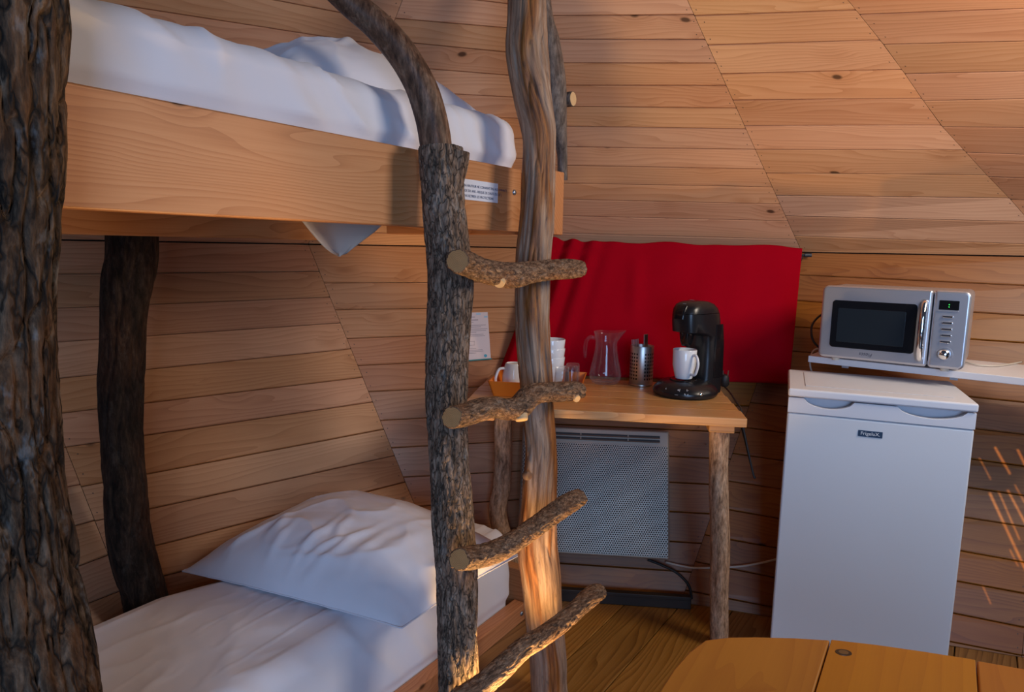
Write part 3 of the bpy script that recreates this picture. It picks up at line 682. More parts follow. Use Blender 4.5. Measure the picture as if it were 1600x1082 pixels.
# ================================================================== CURTAIN
P3N = (eB-eM).cross(fF-eB).normalized()
if P3N.y > 0: P3N = -P3N
def w3(x, y, off): return onp(x, y, eB+P3N*off, P3N)
cu = thing('curtain', 'short red curtain hanging behind the desk on a black rod', 'curtain', tuple(w3(1060, 600, .05)))
q = [w3(862, 376, .06), w3(1253, 387, .055), w3(1232, 601, .045), w3(779, 582, .05)]
V = []; nu, nv = 260, 60
def hem(u): return .006*math.sin(u*31+.5)+.004*math.sin(u*57)
for j in range(nv+1):
    v = j/nv
    for i in range(nu+1):
        u = i/nu
        p = q[0]*(1-u)*(1-v)+q[1]*u*(1-v)+q[2]*u*v+q[3]*(1-u)*v
        g = math.exp(-(u/.16)**2)
        a = (.0022*math.sin(u*41+1.2*math.sin(u*9))+.0045*math.sin(u*24+2))*(1-.5*v)*(.5+.5*g)+g*.022*math.sin(u*75+.8-v*1.5)
        a += .008*nz(u*6+v*1.2, v*1.6, 2)+.010*math.exp(-((u-.35-.12*v)/.03)**2)*math.sin(PI*min(1, v*1.5))
        if .055 < v < .115: a *= .55
        top = (1-v)**3*(.0028*math.sin(u*30+.4)+.0035*math.sin(u*17))
        V.append(p+P3N*(a+.004)+Vector((0, 0, top)))
k = nu+1
F = [(j*k+i, j*k+i+1, (j+1)*k+i+1, (j+1)*k+i) for j in range(nv) for i in range(nu)]
o = obj('curtain_cloth', MB().add(V, F), M_RED, cu, world=True, smooth=True)
o.modifiers.new('solid', 'SOLIDIFY').thickness = .0022
rd = thing('curtain_rod', 'thin black rod end sticking out right of the red curtain', 'curtain rod', tuple(w3(1262, 399, .03)))
a, b = w3(855, 392, .032), w3(1266, 399, .032); d = (b-a).normalized()
obj('rod', MB().tube([a, b], .0055, 14), M_RUBBER, rd, world=True, smooth='auto')
obj('end_cap', MB().tube([b-d*.022, b+d*.004], .0078, 16), mat('dark_blue_cap', (.02, .03, .045), .35), rd, world=True, smooth='auto')
obj('rod_bracket', MB().tube([b-d*.03, b-d*.03-P3N*.030+Vector((0, 0, -.03))], .004, 8), M_RUBBER, rd, world=True, smooth=True)
# printed sheet on the wall
P2N = (eM-eA).cross(lowA-eA).normalized()
if P2N.y > 0: P2N = -P2N
def w2(x, y, off=.014): return onp(x, y, eA+P2N*off, P2N)
pc = [w2(722, 489), w2(762, 488), w2(767, 562), w2(716, 566)]
sh = thing('notice_sheet', 'pale printed notice sheet pinned to the wall right of the near ladder log', 'notice', tuple((pc[2]+pc[3])/2))
def onsheet(u, v, off=0.0): return pc[0]*(1-u)*(1-v)+pc[1]*u*(1-v)+pc[2]*u*v+pc[3]*(1-u)*v+P2N*off
def patch(name, rects, m, parent, off, fn):
    mb = MB()
    for (u0, v0, u1, v1) in rects:
        v = [fn(u0, v0, off), fn(u1, v0, off), fn(u1, v1, off), fn(u0, v1, off)]
        w = [p-(fn(u0, v0, 1)-fn(u0, v0, 0))*.0004 for p in v]
        mb.add(v+w, [(3, 2, 1, 0), (4, 5, 6, 7), (0, 1, 5, 4), (1, 2, 6, 5), (2, 3, 7, 6), (3, 0, 4, 7)])
    return obj(name, mb, m, parent, world=True)
patch('paper', [(0, 0, 1, 1)], M_PAPER, sh, 0, onsheet)
lines = [(.25, .09, .5, .105), (.22, .15, .62, .168), (.25, .20, .45, .21)]
for v, l in ((.265, .9), (.30, .72), (.345, .95), (.38, .9), (.415, .55), (.46, .8), (.49, .85)): lines.append((.12, v, l, v+.010))
for v, l in ((.745, .55), (.78, .75), (.81, .78), (.84, .55)): lines.append((.12, v, l, v+.009))
lines += [(.22, .595, .50, .605), (.22, .675, .50, .685), (.48, .60, .49, .68), (.22, .6, .23, .68)]
patch('printed_lines', lines, mat('pale_grey_ink', (.36, .33, .40), .7), sh, .0006, onsheet)
for _q in ((.24, .635, .34, .67), (.55, .02, .72, .05), (.85, .08, .98, .115)): patch('blue_figure', [_q], M_LBLUE, sh, .0008, onsheet)
patch('teal_strip', [(0, .975, 1.03, 1.0)], M_TEAL, sh, .0009, onsheet)
c = onsheet(.84, .915, .0006)
obj('round_logo', MB().lathe([(0, .0005), (.006, .0005), (.0062, 0)], 20, frame(c, pc[1]-pc[0], P2N)), M_CYAN, sh, world=True)
# ================================================================== DESK
DZ = .762
dFR = atz(1168, 655, DZ); dx = azv(98); dM = frame(dFR, dx, (0, 0, 1)); DW, DD = .86, .525
desk = thing('desk', 'narrow pine plank desk on debarked pole legs below the red curtain', 'desk', M=dM @ Matrix.Translation((-DW/2, DD/2, -DZ)))
def dbox(name, a, b, m=M_DESK, bev=.003, label=None):
    mb = MB().box((a[0]+DW/2, a[1]-DD/2, a[2]+DZ), (b[0]+DW/2, b[1]-DD/2, b[2]+DZ)); mb.uv = {i: (v[0], v[1]+v[2]) for i, v in enumerate(mb.v)}
    return obj(name, mb, m, desk, bevel=bev, label=label)
for i in range(5):
    y0 = DD/5*i; dbox('board', (-DW+random.uniform(0, .004), y0+.0008, -.028+random.uniform(-.0007, .0007)), (0-(.004*i if i else 0), y0+DD/5-.0008, 0))
dbox('cleat', (-.105, .02, -.052), (-.030, DD-.03, -.0285)); dbox('cleat', (-DW+.03, .02, -.052), (-DW+.10, DD-.03, -.0285))
dbox('apron', (-DW+.10, DD-.06, -.075), (-.105, DD-.035, -.0285), label='shaded back apron')
lr = [gz(1124, 664, 2.03, .030), gz(1123, 760, 2.03, .029), gz(1125, 850, 2.03, .029), gz(1124, 920, 2.03, .030), gz(1124, 1000, 2.03, .0285)]
lr[-1] = (lr[-1][0], lr[-1][1], .001, .0285); lr[0] = (lr[0][0], 2.03, DZ-.0525, .030)
log('leg', lr, desk, M_BARKT, n=110, m=40, amp=.0025, fx=30, fz=9, ridge=False, caps=(1, 0), seed=91, lump=.003)
ll = [gz(786, 652, 2.36, .032), gz(786, 700, 2.36, .033), gz(784, 760, 2.36, .033), gz(780, 815, 2.345, .033)]; ll.append((.065, 2.285, .001, .033))
ll[0] = (ll[0][0], 2.36, DZ-.029, .032)
log('leg', ll, desk, M_BARKT, n=110, m=40, amp=.0025, fx=30, fz=9, ridge=False, caps=(1, 0), seed=95, lump=.003)
# ================================================================== HEATER
hM_ = .012
hp = [w3(807, 862, .075), w3(1047, 876, .075), w3(1050, 674, .075), w3(810, 667, .075)]
hx = (hp[1]-hp[0]); HWd = hx.length; hzv = (hp[2]-hp[1]); HH = hzv.length
heater = thing('heater', 'flat panel heater with perforated steel front under the desk', 'heater', M=frame(hp[0], hx, hzv))
obj('casing', MB().box((0, .004, 0), (HWd, .050, HH)), M_CONC, heater, bevel=.008, seg=3)
m = MB().add([(.008, -.001, .010), (HWd-.008, -.001, .010), (HWd-.008, -.001, HH-.058), (.008, -.001, HH-.058), (.008, .006, .010), (HWd-.008, .006, .010), (HWd-.008, .006, HH-.058), (.008, .006, HH-.058)],
             [(0, 1, 2, 3), (0, 4, 5, 1), (1, 5, 6, 2), (2, 6, 7, 3), (3, 7, 4, 0)]); m.uv = {i: (v[0], v[2]) for i, v in enumerate(m.v)}
obj('perforated_front', m, M_PERF, heater, label='perforated steel front')
for z0 in (HH-.046, HH-.031):
    obj('air_slot', MB().box((.02, -.0005, z0), (HWd-.035, .004, z0+.010)), M_RUBBER, heater, label='dark air slot')
    obj('louvre', MB().add([(.02, -.001, z0+.003), (HWd-.035, -.001, z0+.003), (HWd-.035, -.006, z0-.001), (.02, -.006, z0-.001), (.02, .0, z0+.004), (HWd-.035, .0, z0+.004)], [(0, 1, 2, 3), (4, 5, 2, 3)]), M_CONC, heater)
for xx in (HWd*.4, HWd*.72): obj('slot_rib', MB().box((xx, -.002, HH-.047), (xx+.003, .003, HH-.02)), M_CONC, heater)
for xx in (.1, HWd-.14): obj('wall_bracket', MB().box((xx, .050, .06), (xx+.04, .068, HH-.06)), M_RUBBER, heater)
# trunking and cables
a, b = w3(860, 932, .034), w3(1079, 945, .034)
a = Vector((a.x, a.y, 0)); b = Vector((b.x, b.y, 0)); dd = (b-a).normalized()
duct = thing('cable_duct', 'dark cable trunking along the floor under the heater', 'cable duct', M=frame(a, dd, (0, 0, 1)))
obj('duct_cover', MB().box((0, -.012, 0), ((b-a).length, .012, .046)), M_DUCT, duct, bevel=.003)
obj('duct_lip', MB().box((0, -.014, .030), ((b-a).length-.002, -.0122, .034)), M_DUCT, duct)
def cable(name, pts, r, m, label, cat='cable', n=60):
    P = catmull([tuple(p) for p in pts], n); o = obj(name, MB().tube([Vector(p) for p in P], r, 10), m, smooth=True); return tag(o, label, cat)
cable('heater_cable', [w3(1012, 875, .03), w3(1035, 884, .028), w3(1058, 896, .028), w3(1076, 915, .022), w3(1081, 936, .010)], .0048, M_RUBBER, 'black cable curving from the heater into the floor trunking')
P4N = (fH-fF).cross(eB-fF).normalized()
if P4N.y > 0: P4N = -P4N
def w4(x, y, off): return onp(x, y, fF+P4N*off, P4N)
cable('white_cable', [w3(1040, 879, .012), w3(1066, 885, .016), w4(1090, 888, .022), w4(1150, 886, .020), w4(1185, 881, .020), w4(1215, 874, .020), w4(1245, 866, .02)], .0038, M_CORDW, 'cream white cable sagging along the wall behind the desk leg')
# ================================================================== SHELF, MICROWAVE, FRIDGE
SZ = .905
sFL = atz(1263, 556, SZ); sx = azv(128); shelf = thing('wall_shelf', 'white wall shelf above the fridge carrying the microwave', 'shelf', M=frame(sFL, sx, (0, 0, 1)))
obj('shelf_board', MB().box((0, 0, -.022), (.84, .30, 0)), M_SHELF, shelf, bevel=.002)
for xx in (.085, .40):
    obj('bracket', MB().prism([(xx, 0.0), (xx+.022, 0.0), (xx+.022, .004), (xx, .004)], -.044, -.0225, Matrix.Translation((0, .10, 0))).box((xx, .10, -.027), (xx+.022, .30, -.0225)), M_SHELF, shelf, bevel=.001)
mwM = frame(atz(1277, 557, SZ+.010), azv(126.5), (0, 0, 1)); MW, MH, MD = .402, .232, .27
mw = thing('microwave', 'silver retro microwave oven with chrome handle on the white shelf', 'microwave', M=mwM)
obj('body', MB().box((.004, .034, .002), (MW-.004, MD, MH-.003)), M_SILVER, mw, bevel=.016, seg=4)
def rrect(x0, z0, x1, z1, r, n=7, corners=(1, 1, 1, 1)):
    out = []
    for (cx, cz, a0, on) in ((x1-r, z0+r, -PI/2, corners[0]), (x1-r, z1-r, 0, corners[1]), (x0+r, z1-r, PI/2, corners[2]), (x0+r, z0+r, PI, corners[3])):
        if on: out += [(cx+r*math.cos(a0+k/n*PI/2), cz+r*math.sin(a0+k/n*PI/2)) for k in range(n+1)]
        else: out.append((x1 if cx == x1-r else x0, z0 if cz == z0+r else z1))
    return out
RX = Matrix.Rotation(PI/2, 4, 'X')     # local z -> -y (towards the viewer)
def plate(name, poly, y0, y1, m, parent, bev=0, seg=2, label=None, smooth=False):
    return obj(name, MB().prism(poly, -y1, -y0, RX), m, parent, bevel=bev, seg=seg, label=label, smooth=smooth)
sp = MW*.765
plate('door', rrect(0, 0, sp-.0012, MH, .018, corners=(0, 0, 1, 1)), 0, .036, M_SILVER, mw, .009, 4)
plate('control_panel', rrect(sp+.0012, 0, MW, MH, .018, corners=(1, 1, 0, 0)), 0, .036, M_SILVER, mw, .009, 4)
plate('window', rrect(MW*.083, MH*.155, MW*.672, MH*.805, .010), -.0015, .003, M_BLACKG, mw, .001, label='black glass window frame')
plate('window_pane', rrect(MW*.128, MH*.235, MW*.60, MH*.70, .004), -.0022, 0, M_OVENW, mw, .0005, label='dark grey see-through pane')
hx_ = MW*.715
hpts = [(hx_, -.002, MH*.09), (hx_, -.012, MH*.13), (hx_, -.024, MH*.25), (hx_, -.029, MH*.47), (hx_, -.024, MH*.69), (hx_, -.012, MH*.81), (hx_, -.002, MH*.85)]
P = catmull(hpts, 40); obj('handle', MB().tube([Vector(p) for p in P], [.0075+.002*math.sin(PI*i/40) for i in range(41)], 16), M_CHROME, mw, smooth=True, label='curved chrome door handle')
plate('display', rrect(MW*.805, MH*.755, MW*.93, MH*.875, .002), -.0012, .002, M_BLACKG, mw, .0005, label='black display window')
plate('display_sill', rrect(MW*.80, MH*.735, MW*.93, MH*.75, .001), -.003, .002, M_SILVER, mw, .0005)
text('display_digit', ':', .020, M_GREEN, mw, Matrix.Translation((MW*.868, -.002, MH*.815)) @ RX)
for i in range(5):
    z = MH*(.655-.080*i)
    plate('button', rrect(MW*.835, z, MW*.902, z+.0065, .002), -.006, .002, M_CHROME, mw, .0015)
kF = Matrix.Translation((MW*.868, 0, MH*.19)) @ RX
obj('knob_ring', MB().lathe([(.019, -.001), (.019, .0015), (.0222, .0015), (.0222, -.001)], 40, kF, True), M_SILVER, mw, smooth='auto')
obj('knob', MB().lathe([(0, .0185), (.010, .0175), (.0145, .013), (.0165, .004), (.017, -.001)], 40, kF), M_CHROME, mw, smooth=True, label='round chrome dial')
text('maker_logo', 'Fiesta', .0165, M_INK, mw, Matrix.Translation((MW*.352, -.0006, MH*.088)) @ RX @ Matrix.Rotation(PI, 4, 'Z'), shear=.25)
for x, y in ((.05, .03), (MW-.05, .03), (.05, MD-.04), (MW-.05, MD-.04)):
    obj('foot', MB().lathe([(0, -.010), (.011, -.010), (.013, .003), (0, .003)], 18, Matrix.Translation((x, y, 0))), M_CORDW, mw, smooth='auto')
P = catmull(((.0035, .20, .13), (-.03, .17, .125), (-.052, .13, .09), (-.042, .10, .045), (-.02, .12, .012), (-.002, .16, .0), (.012, .19, -.004)), 60)
obj('power_cord', MB().tube([Vector(p) for p in P], .0036, 10), M_RUBBER, mw, smooth=True, label='black cord looping out of the left side')
cable('shelf_cord', [atz(1508, 566, SZ+.006), atz(1530, 571, SZ+.004), atz(1556, 572, SZ+.004), atz(1580, 569, SZ+.004), atz(1596, 566, SZ+.004)], .0028, M_CORDW, 'thin cream cord lying on the shelf right of the microwave', 'cord')
cable('hanging_cord', [shelf.matrix_basis @ Vector(p) for p in ((.02, .20, .004), (-.012, .14, .006), (-.020, .11, -.02), (-.014, .10, -.06), (.004, .12, -.10), (.012, .16, -.14))], .003, M_CORDW, 'cream cord hanging over the left end of the shelf', 'cord')
# fridge
fM_ = frame(Vector((.818, 1.974, 0)), azv(111.6), (0, 0, 1)); FW, FD, FH_ = .471, .345, .85
fr = thing('fridge', 'small white under-counter fridge with a navy badge below the microwave', 'fridge', M=fM_)
cab = MB().prism([(.040, .0), (FD*.58, 0.0), (FD*.58, .34), (FD-.02, .36), (FD-.02, .812), (.040, .812)], 0, FW-.008, Matrix(((0, 0, 1, .004), (1, 0, 0, 0), (0, 1, 0, .018), (0, 0, 0, 1))))
obj('cabinet', cab, M_FRIDGE, fr, bevel=.004)
obj('top', MB().box((-.002, -.012, .832), (FW+.002, FD, .856)), M_FRIDGEP, fr, bevel=.006, seg=3)
plate_t = MB().box((.045, .05, .8562), (FW-.045, FD-.05, .8577)); obj('top_panel', plate_t, M_FRIDGEP, fr, bevel=.0014)
obj('door', MB().box((0, -.004, .045), (FW, .036, .782)), M_FRIDGE, fr, bevel=.006, seg=3)
# top strip of the door with two finger scoops
def scoop(x0, x1, d): return [(x0+(x1-x0)*t, .829-d*(math.sin(PI*min(1, max(0, t)))**.55)) for t in [k/14 for k in range(15)]]
poly = [(0, .7835), (FW, .7835), (FW, .829)]
poly += list(reversed([(x, z) for x, z in scoop(FW*.60, FW*.955, .026)]))+list(reversed([(x, z) for x, z in scoop(FW*.09, FW*.37, .026)]))+[(0, .829)]
plate('door_handle_strip', poly, -.006, .010, M_FRIDGEP, fr, .0015, label='moulded strip with two finger scoops')
obj('scoop_back', MB().box((.006, .026, .784), (FW-.006, .036, .8315)), mat('scoop_shade', (.66, .64, .68), .5), fr)
bx = FW*.405; plate('badge', rrect(bx, .733, bx+.062, .751, .001), -.0055, -.0035, M_BADGE, fr, .0004, label='navy badge with white lettering')
text('badge_text', 'FrigeluX.', .0138, M_WTEXT, fr, Matrix.Translation((bx+.031, -.0057, .7425)) @ RX)
for x in (.05, FW-.05): obj('foot', MB().lathe([(0, .0012), (.018, .0012), (.018, .02), (0, .02)], 16, Matrix.Translation((x, .07, 0))), M_RUBBER, fr, smooth='auto')
# ================================================================== THINGS ON THE DESK
ZT = DZ+.0008
def at_desk(x, y): return atz(x, y, ZT)
# orange tray
tL, tR = at_desk(771, 619), at_desk(902, 626); tx = (tR-tL); TW = tx.length; tx = tx.normalized()
tM = frame(tL, tx, (0, 0, 1)); TD, TH = .215, .052
tray = thing('tray', 'bright orange flared tray holding mugs and glasses on the desk', 'tray', M=tM)
fl = .016; w_ = .004
obj('tray_base', MB().box((0, 0, 0), (TW, TD, .005)), M_ORANGE, tray, bevel=.001)
def wall(name, a, b, oa, ob):   # a flared side from a to b (base), leaning outwards
    a, b = Vector(a), Vector(b); oa, ob = Vector(oa), Vector(ob); up = Vector((0, 0, TH)); n = (b-a).cross(Vector((0, 0, 1))).normalized()*w_
    v = [a, b, b+ob+up, a+oa+up]; v2 = [p-n for p in v]
    obj(name, MB().add(v+v2, [(0, 1, 2, 3), (7, 6, 5, 4), (0, 4, 5, 1), (1, 5, 6, 2), (2, 6, 7, 3), (3, 7, 4, 0)]), M_ORANGE, tray)
z5 = .0
wall('tray_side', (0, 0, z5), (TW, 0, z5), (-fl, -fl, 0), (fl, -fl, 0)); wall('tray_side', (TW, 0, z5), (TW, TD, z5), (fl, -fl, 0), (fl, fl, 0))
wall('tray_side', (TW, TD, z5), (0, TD, z5), (fl, fl, 0), (-fl, fl, 0)); wall('tray_side', (0, TD, z5), (0, 0, z5), (-fl, fl, 0), (-fl, -fl, 0))
def tpt(x, y): return tM @ Vector((x, y, .0055))
def handle_pts(r, z0, z1, out): return [(r-.004, 0, z0), (r+out*.6, 0, z0+.002), (r+out, 0, z0+(z1-z0)*.3), (r+out*.95, 0, z0+(z1-z0)*.62), (r+out*.55, 0, z1-.001), (r-.004, 0, z1-.004)]
def mug(label, p, r, h, rz, group=None, flip=False, handle=True, taper=.86):
    M = Matrix.Translation(p) @ Matrix.Rotation(rz, 4, 'Z')
    if flip: M = M @ Matrix.Translation((0, 0, h)) @ Matrix.Rotation(PI, 4, 'X')
    t = thing('mug', label, 'mug', M=M, group=group)
    prof = [(0, .003), (r*taper*.72, .003), (r*taper*.74, 0), (r*taper*.82, .001), (r*taper*.9, .010), (r*.97, h*.45), (r, h-.002), (r-.0012, h), (r-.0035, h-.002), (r*.97-.0035, h*.45), (r*taper*.86, .014), (0, .010)]
    obj('cup_body', MB().lathe(prof, 44), M_WHITE, t, smooth='auto', ang=50)
    if handle:
        P = catmull(handle_pts(r*.97, h*.82, h*.22, .026), 30); obj('handle', MB().tube([Vector(q) for q in P], .0048, 12), M_WHITE, t, smooth=True)
    return t
mug('white mug upside down at the left end of the orange tray', tpt(.055, .075), .040, .096, math.radians(200), flip=True)
bc = tpt(TW-.105, .160)
for i in range(4):
    t = thing('bowl', ['lowest white bowl of the nested stack in the orange tray', 'second white bowl from the bottom of the nested stack', 'third white bowl from the bottom of the nested stack', 'topmost white bowl of the nested stack beside the carafe'][i], 'bowl', (bc.x, bc.y, bc.z+.031*i), group='white bowls stacked in the tray')
    r, h = .047, .078
    obj('bowl_body', MB().lathe([(0, .002), (.028, .002), (.029, 0), (.032, .002), (.038, .012), (.0435, .045), (r, h-.002), (r-.001, h), (r-.0032, h-.002), (.0402, .045), (.0348, .0145), (0, .0125)], 44), M_WHITE, t, smooth='auto', ang=50)
def tumbler(label, p, r, h):
    t = thing('glass', label, 'glass', M=Matrix.Translation(p) @ Matrix.Translation((0, 0, h)) @ Matrix.Rotation(PI, 4, 'X'), group='upturned glasses in the tray')
    obj('glass_body', MB().lathe([(0, 0), (r*.78, 0), (r*.84, .003), (r, h-.001), (r-.0008, h), (r-.0016, h-.001), (r*.80, .011), (0, .010)], 36), M_GLASS, t, smooth='auto', ang=50)
tumbler('left upturned clear glass in front of the bowls', tpt(TW-.058, .064), .027, .090)
tumbler('right upturned clear glass in the tray', tpt(TW-.031, .117), .027, .088)
M_ = tpt(TW-.031, .174); tumbler('clear glass at the tray corner, partly behind the others', M_, .027, .086)
p = tpt(TW-.086, .019)
blk = thing('pouch', 'small black pouch lying at the front edge of the orange tray', 'pouch', tuple(p))
V = []; 
mb = MB(); n = 14
for j in range(n+1):
    for i in range(n+1):
        u, v = i/n*2-1, j/n*2-1; e = (max(0, 1-u**4)*max(0, 1-v**4))**.5
        V.append((u*.033+.006*v, v*.010, .052*e*(.6-.3*u)+.004*nz(u*3, v*3)+.012))
k = n+1; F = [(j*k+i, j*k+i+1, (j+1)*k+i+1, (j+1)*k+i) for j in range(n) for i in range(n)]
mb.add(V, F).add([(x, y, .0) for x, y, z in V], [tuple(reversed(f)) for f in F])
ring = [i for i in range(k)]+[j*k+n for j in range(1, k)]+[n*k+i for i in range(n-1, -1, -1)]+[j*k for j in range(n-1, 0, -1)]
mb.f += [(ring[i], ring[i]+k*k, ring[(i+1) % len(ring)]+k*k, ring[(i+1) % len(ring)]) for i in range(len(ring))]
obj('pouch_body', mb, M_RUBBER, blk, smooth='auto')
# carafe
p = at_desk(945, 599); cf = thing('carafe', 'clear glass water carafe with handle between the tray and the cutlery holder', 'carafe', M=Matrix.Translation(p) @ Matrix.Rotation(math.radians(-4), 4, 'Z') @ Matrix.Scale(1.13, 4))
out = [(0, 0), (.034, 0), (.043, .004), (.0505, .018), (.0515, .030), (.049, .045), (.042, .075), (.0365, .105), (.034, .128), (.0345, .138), (.0375, .155), (.0405, .168)]
inn = [(r-.0026, z) for r, z in out[3:][::-1]]; inn[0] = (out[-1][0]-.0018, .168)
mb = MB().lathe(out+[(out[-1][0]-.001, .1688)]+inn+[(.040, .0085), (0, .007)], 56)
v2 = []
for (x, y, z) in mb.v:      # pull the spout out on the right side
    if z > .135:
        a = math.atan2(y, x); s = max(0, math.cos(a))**6*(z-.135)/.033
        r = math.hypot(x, y)+.022*s; x, y, z = r*math.cos(a), r*math.sin(a), z+.006*s
    v2.append((x, y, z))
mb.v = v2; obj('carafe_body', mb, M_GLASS, cf, smooth='auto', ang=55)
P = catmull([(-.036, 0, .146), (-.050, 0, .150), (-.063, 0, .138), (-.067, 0, .112), (-.066, 0, .082)], 30)
obj('handle', MB().tube([Vector(q) for q in P], [.0058]*26+[.0055, .005, .0045, .004, .003], 14), M_GLASS, cf, smooth=True)
# cutlery holder
def perf_steel():
    N = NT('perforated_cutlery_steel'); uv = N.n('ShaderNodeTexCoord').outputs['UV']; s = N.n('ShaderNodeSeparateXYZ', {0: uv})
    fx = N.math('FRACT', N.math('MULTIPLY', s.outputs[0], 26.0)); fy = N.math('FRACT', N.math('MULTIPLY', N.math('SUBTRACT', s.outputs[1], .020), 78.0))
    ins = N.math('MULTIPLY', N.math('LESS_THAN', N.math('ABSOLUTE', N.math('SUBTRACT', fx, .5)), .27), N.math('LESS_THAN', N.math('ABSOLUTE', N.math('SUBTRACT', fy, .5)), .27))
    lim = N.math('MULTIPLY', N.math('GREATER_THAN', s.outputs[1], .020), N.math('LESS_THAN', s.outputs[1], .122))
    gap = N.math('GREATER_THAN', N.math('FRACT', N.math('MULTIPLY', N.math('ADD', s.outputs[0], .035), 3.25)), .26)
    m = N.math('MULTIPLY', N.math('MULTIPLY', ins, lim), gap)
    N.set('Base Color', N.mix(m, (.58, .54, .49), (.006, .005, .005))); N.set('Metallic', N.math('SUBTRACT', 1.0, m)); N.set('Roughness', .38)
    return N.m
p = at_desk(1001, 601); ch = thing('cutlery_holder', 'perforated steel cutlery cylinder beside the coffee machine', 'cutlery holder', tuple(p), rz=math.radians(35))
R_ = .0425; n = 52; prof = [(R_-.002, .001), (R_, .003), (R_, .142), (R_-.0008, .144), (R_-.0018, .142), (R_-.0018, .006)]
mb = MB().lathe(prof, n)
obj('cylinder_wall', mb, perf_steel(), ch, smooth='auto', ang=50).data
o = ch.children[0]; ul = o.data.uv_layers.new(name='UVMap')
for poly in o.data.polygons:
    angs = [math.atan2(o.data.vertices[o.data.loops[li].vertex_index].co.y, o.data.vertices[o.data.loops[li].vertex_index].co.x) % (2*PI) for li in poly.loop_indices]
    wrap = max(angs)-min(angs) > PI
    for li, a in zip(poly.loop_indices, angs):
        if wrap and a < PI: a += 2*PI
        ul.data[li].uv = (a/(2*PI), o.data.vertices[o.data.loops[li].vertex_index].co.z)
obj('cylinder_base', MB().lathe([(0, 0), (R_-.003, 0), (R_+.002, .001), (R_+.002, .006), (0, .006)], 40), M_STEEL, ch, smooth='auto')
def cutlery(name, label, x, y, lean, az, parts):
    M = Matrix.Translation(p+Vector((x, y, .008))) @ Matrix.Rotation(math.radians(az), 4, 'Z') @ Matrix.Rotation(math.radians(lean), 4, 'Y')
    t = thing(name, label, name, M=M)
    for nm, mb_, m_ in parts: obj(nm, mb_, m_, t, bevel=.0006)
tin = MB()
fk = [('shaft', MB().box((-.003, -.001, 0), (.003, .001, .125)), M_STEEL)]
for k in range(4): fk.append(('tine', MB().box((-.010+.0055*k, -.0008, .118), (-.0072+.0055*k, .0008, .158)), M_STEEL))
cutlery('fork', 'steel fork with tines up at the left rim of the cutlery holder', -.022, .0, -3, 10, fk)
cutlery('fork', 'second steel fork behind the first in the cutlery holder', -.014, .016, -2, 40, [(a, MB().add(list(b.v), list(b.f)), c) for a, b, c in fk])
cutlery('knife', 'flat steel handle leaning up out of the cutlery holder', .018, .012, -2, 30, [('blade', MB().box((-.005, -.0008, 0), (.005, .0008, .09)), M_STEEL), ('handle', MB().box((-.0085, -.002, .09), (.0085, .002, .176)), M_STEEL)])
# coffee machine
cb = at_desk(1070, 616); ca = azv(50); cM = frame(cb, Vector((ca.y, -ca.x, 0)), (0, 0, 1))      # y axis points back-right, x to the right
cm = thing('coffee_machine', 'black pod coffee machine with domed base and curved tower on the desk', 'coffee machine', M=cM)
obj('base', MB().lathe([(0, 0), (.096, 0), (.106, .004), (.109, .013), (.106, .023), (.093, .038), (.075, .048), (.05, .052), (0, .053)], 64), M_BLACK, cm, smooth='auto')
obj('drip_tray', MB().lathe([(0, .0545), (.038, .0545), (.044, .056), (.046, .054), (.046, .050)], 48, Matrix.Translation((0, -.012, 0))), M_BLACKG, cm, smooth='auto')
def loft(secs, n=44, pw=3.2):
    V = []; F = []
    for z, yf, yb, hw, xs in secs:
        cy, hy = (yf+yb)/2, (yb-yf)/2
        for j in range(n):
            a = 2*PI*j/n; c, s_ = math.cos(a), math.sin(a)
            V.append((xs+hw*math.copysign(abs(c)**(2/pw), c), cy+hy*math.copysign(abs(s_)**(2/pw), s_), z))
    m_ = len(secs)
    F = [(i*n+j, i*n+(j+1) % n, (i+1)*n+(j+1) % n, (i+1)*n+j) for i in range(m_-1) for j in range(n)]
    return MB().add(V, F+[tuple(range(n-1, -1, -1)), tuple(range((m_-1)*n, m_*n))])
obj('tower', loft([(.0, .045, .150, .058, 0), (.05, .045, .151, .058, 0), (.12, .047, .150, .057, 0), (.18, .046, .146, .056, 0), (.20, .040, .144, .056, 0), (.212, -.02, .143, .056, 0), (.217, -.045, .142, .056, 0), (.25, -.050, .138, .056, 0), (.278, -.050, .130, .055, 0)]), M_BLACK, cm, smooth='auto', ang=50)
obj('lid', loft([(.2795, -.050, .129, .0545, 0), (.295, -.046, .118, .053, 0), (.309, -.034, .098, .048, 0), (.317, -.012, .072, .038, 0), (.320, .010, .052, .024, 0)]), M_BLACK, cm, smooth='auto', ang=50)
obj('lid_lever', loft([(.262, -.062, -.045, .020, 0), (.285, -.060, -.040, .022, 0), (.306, -.044, -.022, .020, 0)], 24, 4), M_BLACKG, cm, smooth='auto', ang=50)
obj('spout', loft([(.168, -.022, .006, .012, 0), (.182, -.026, .012, .018, 0), (.214, -.030, .02, .022, 0)], 24, 3), M_BLACKG, cm, smooth='auto', ang=50)
obj('side_panel', loft([(.055, .070, .140, .0592, 0), (.17, .072, .138, .0580, 0), (.24, .076, .126, .0572, 0)], 44, 8), M_BLACKG, cm, smooth='auto', ang=50)
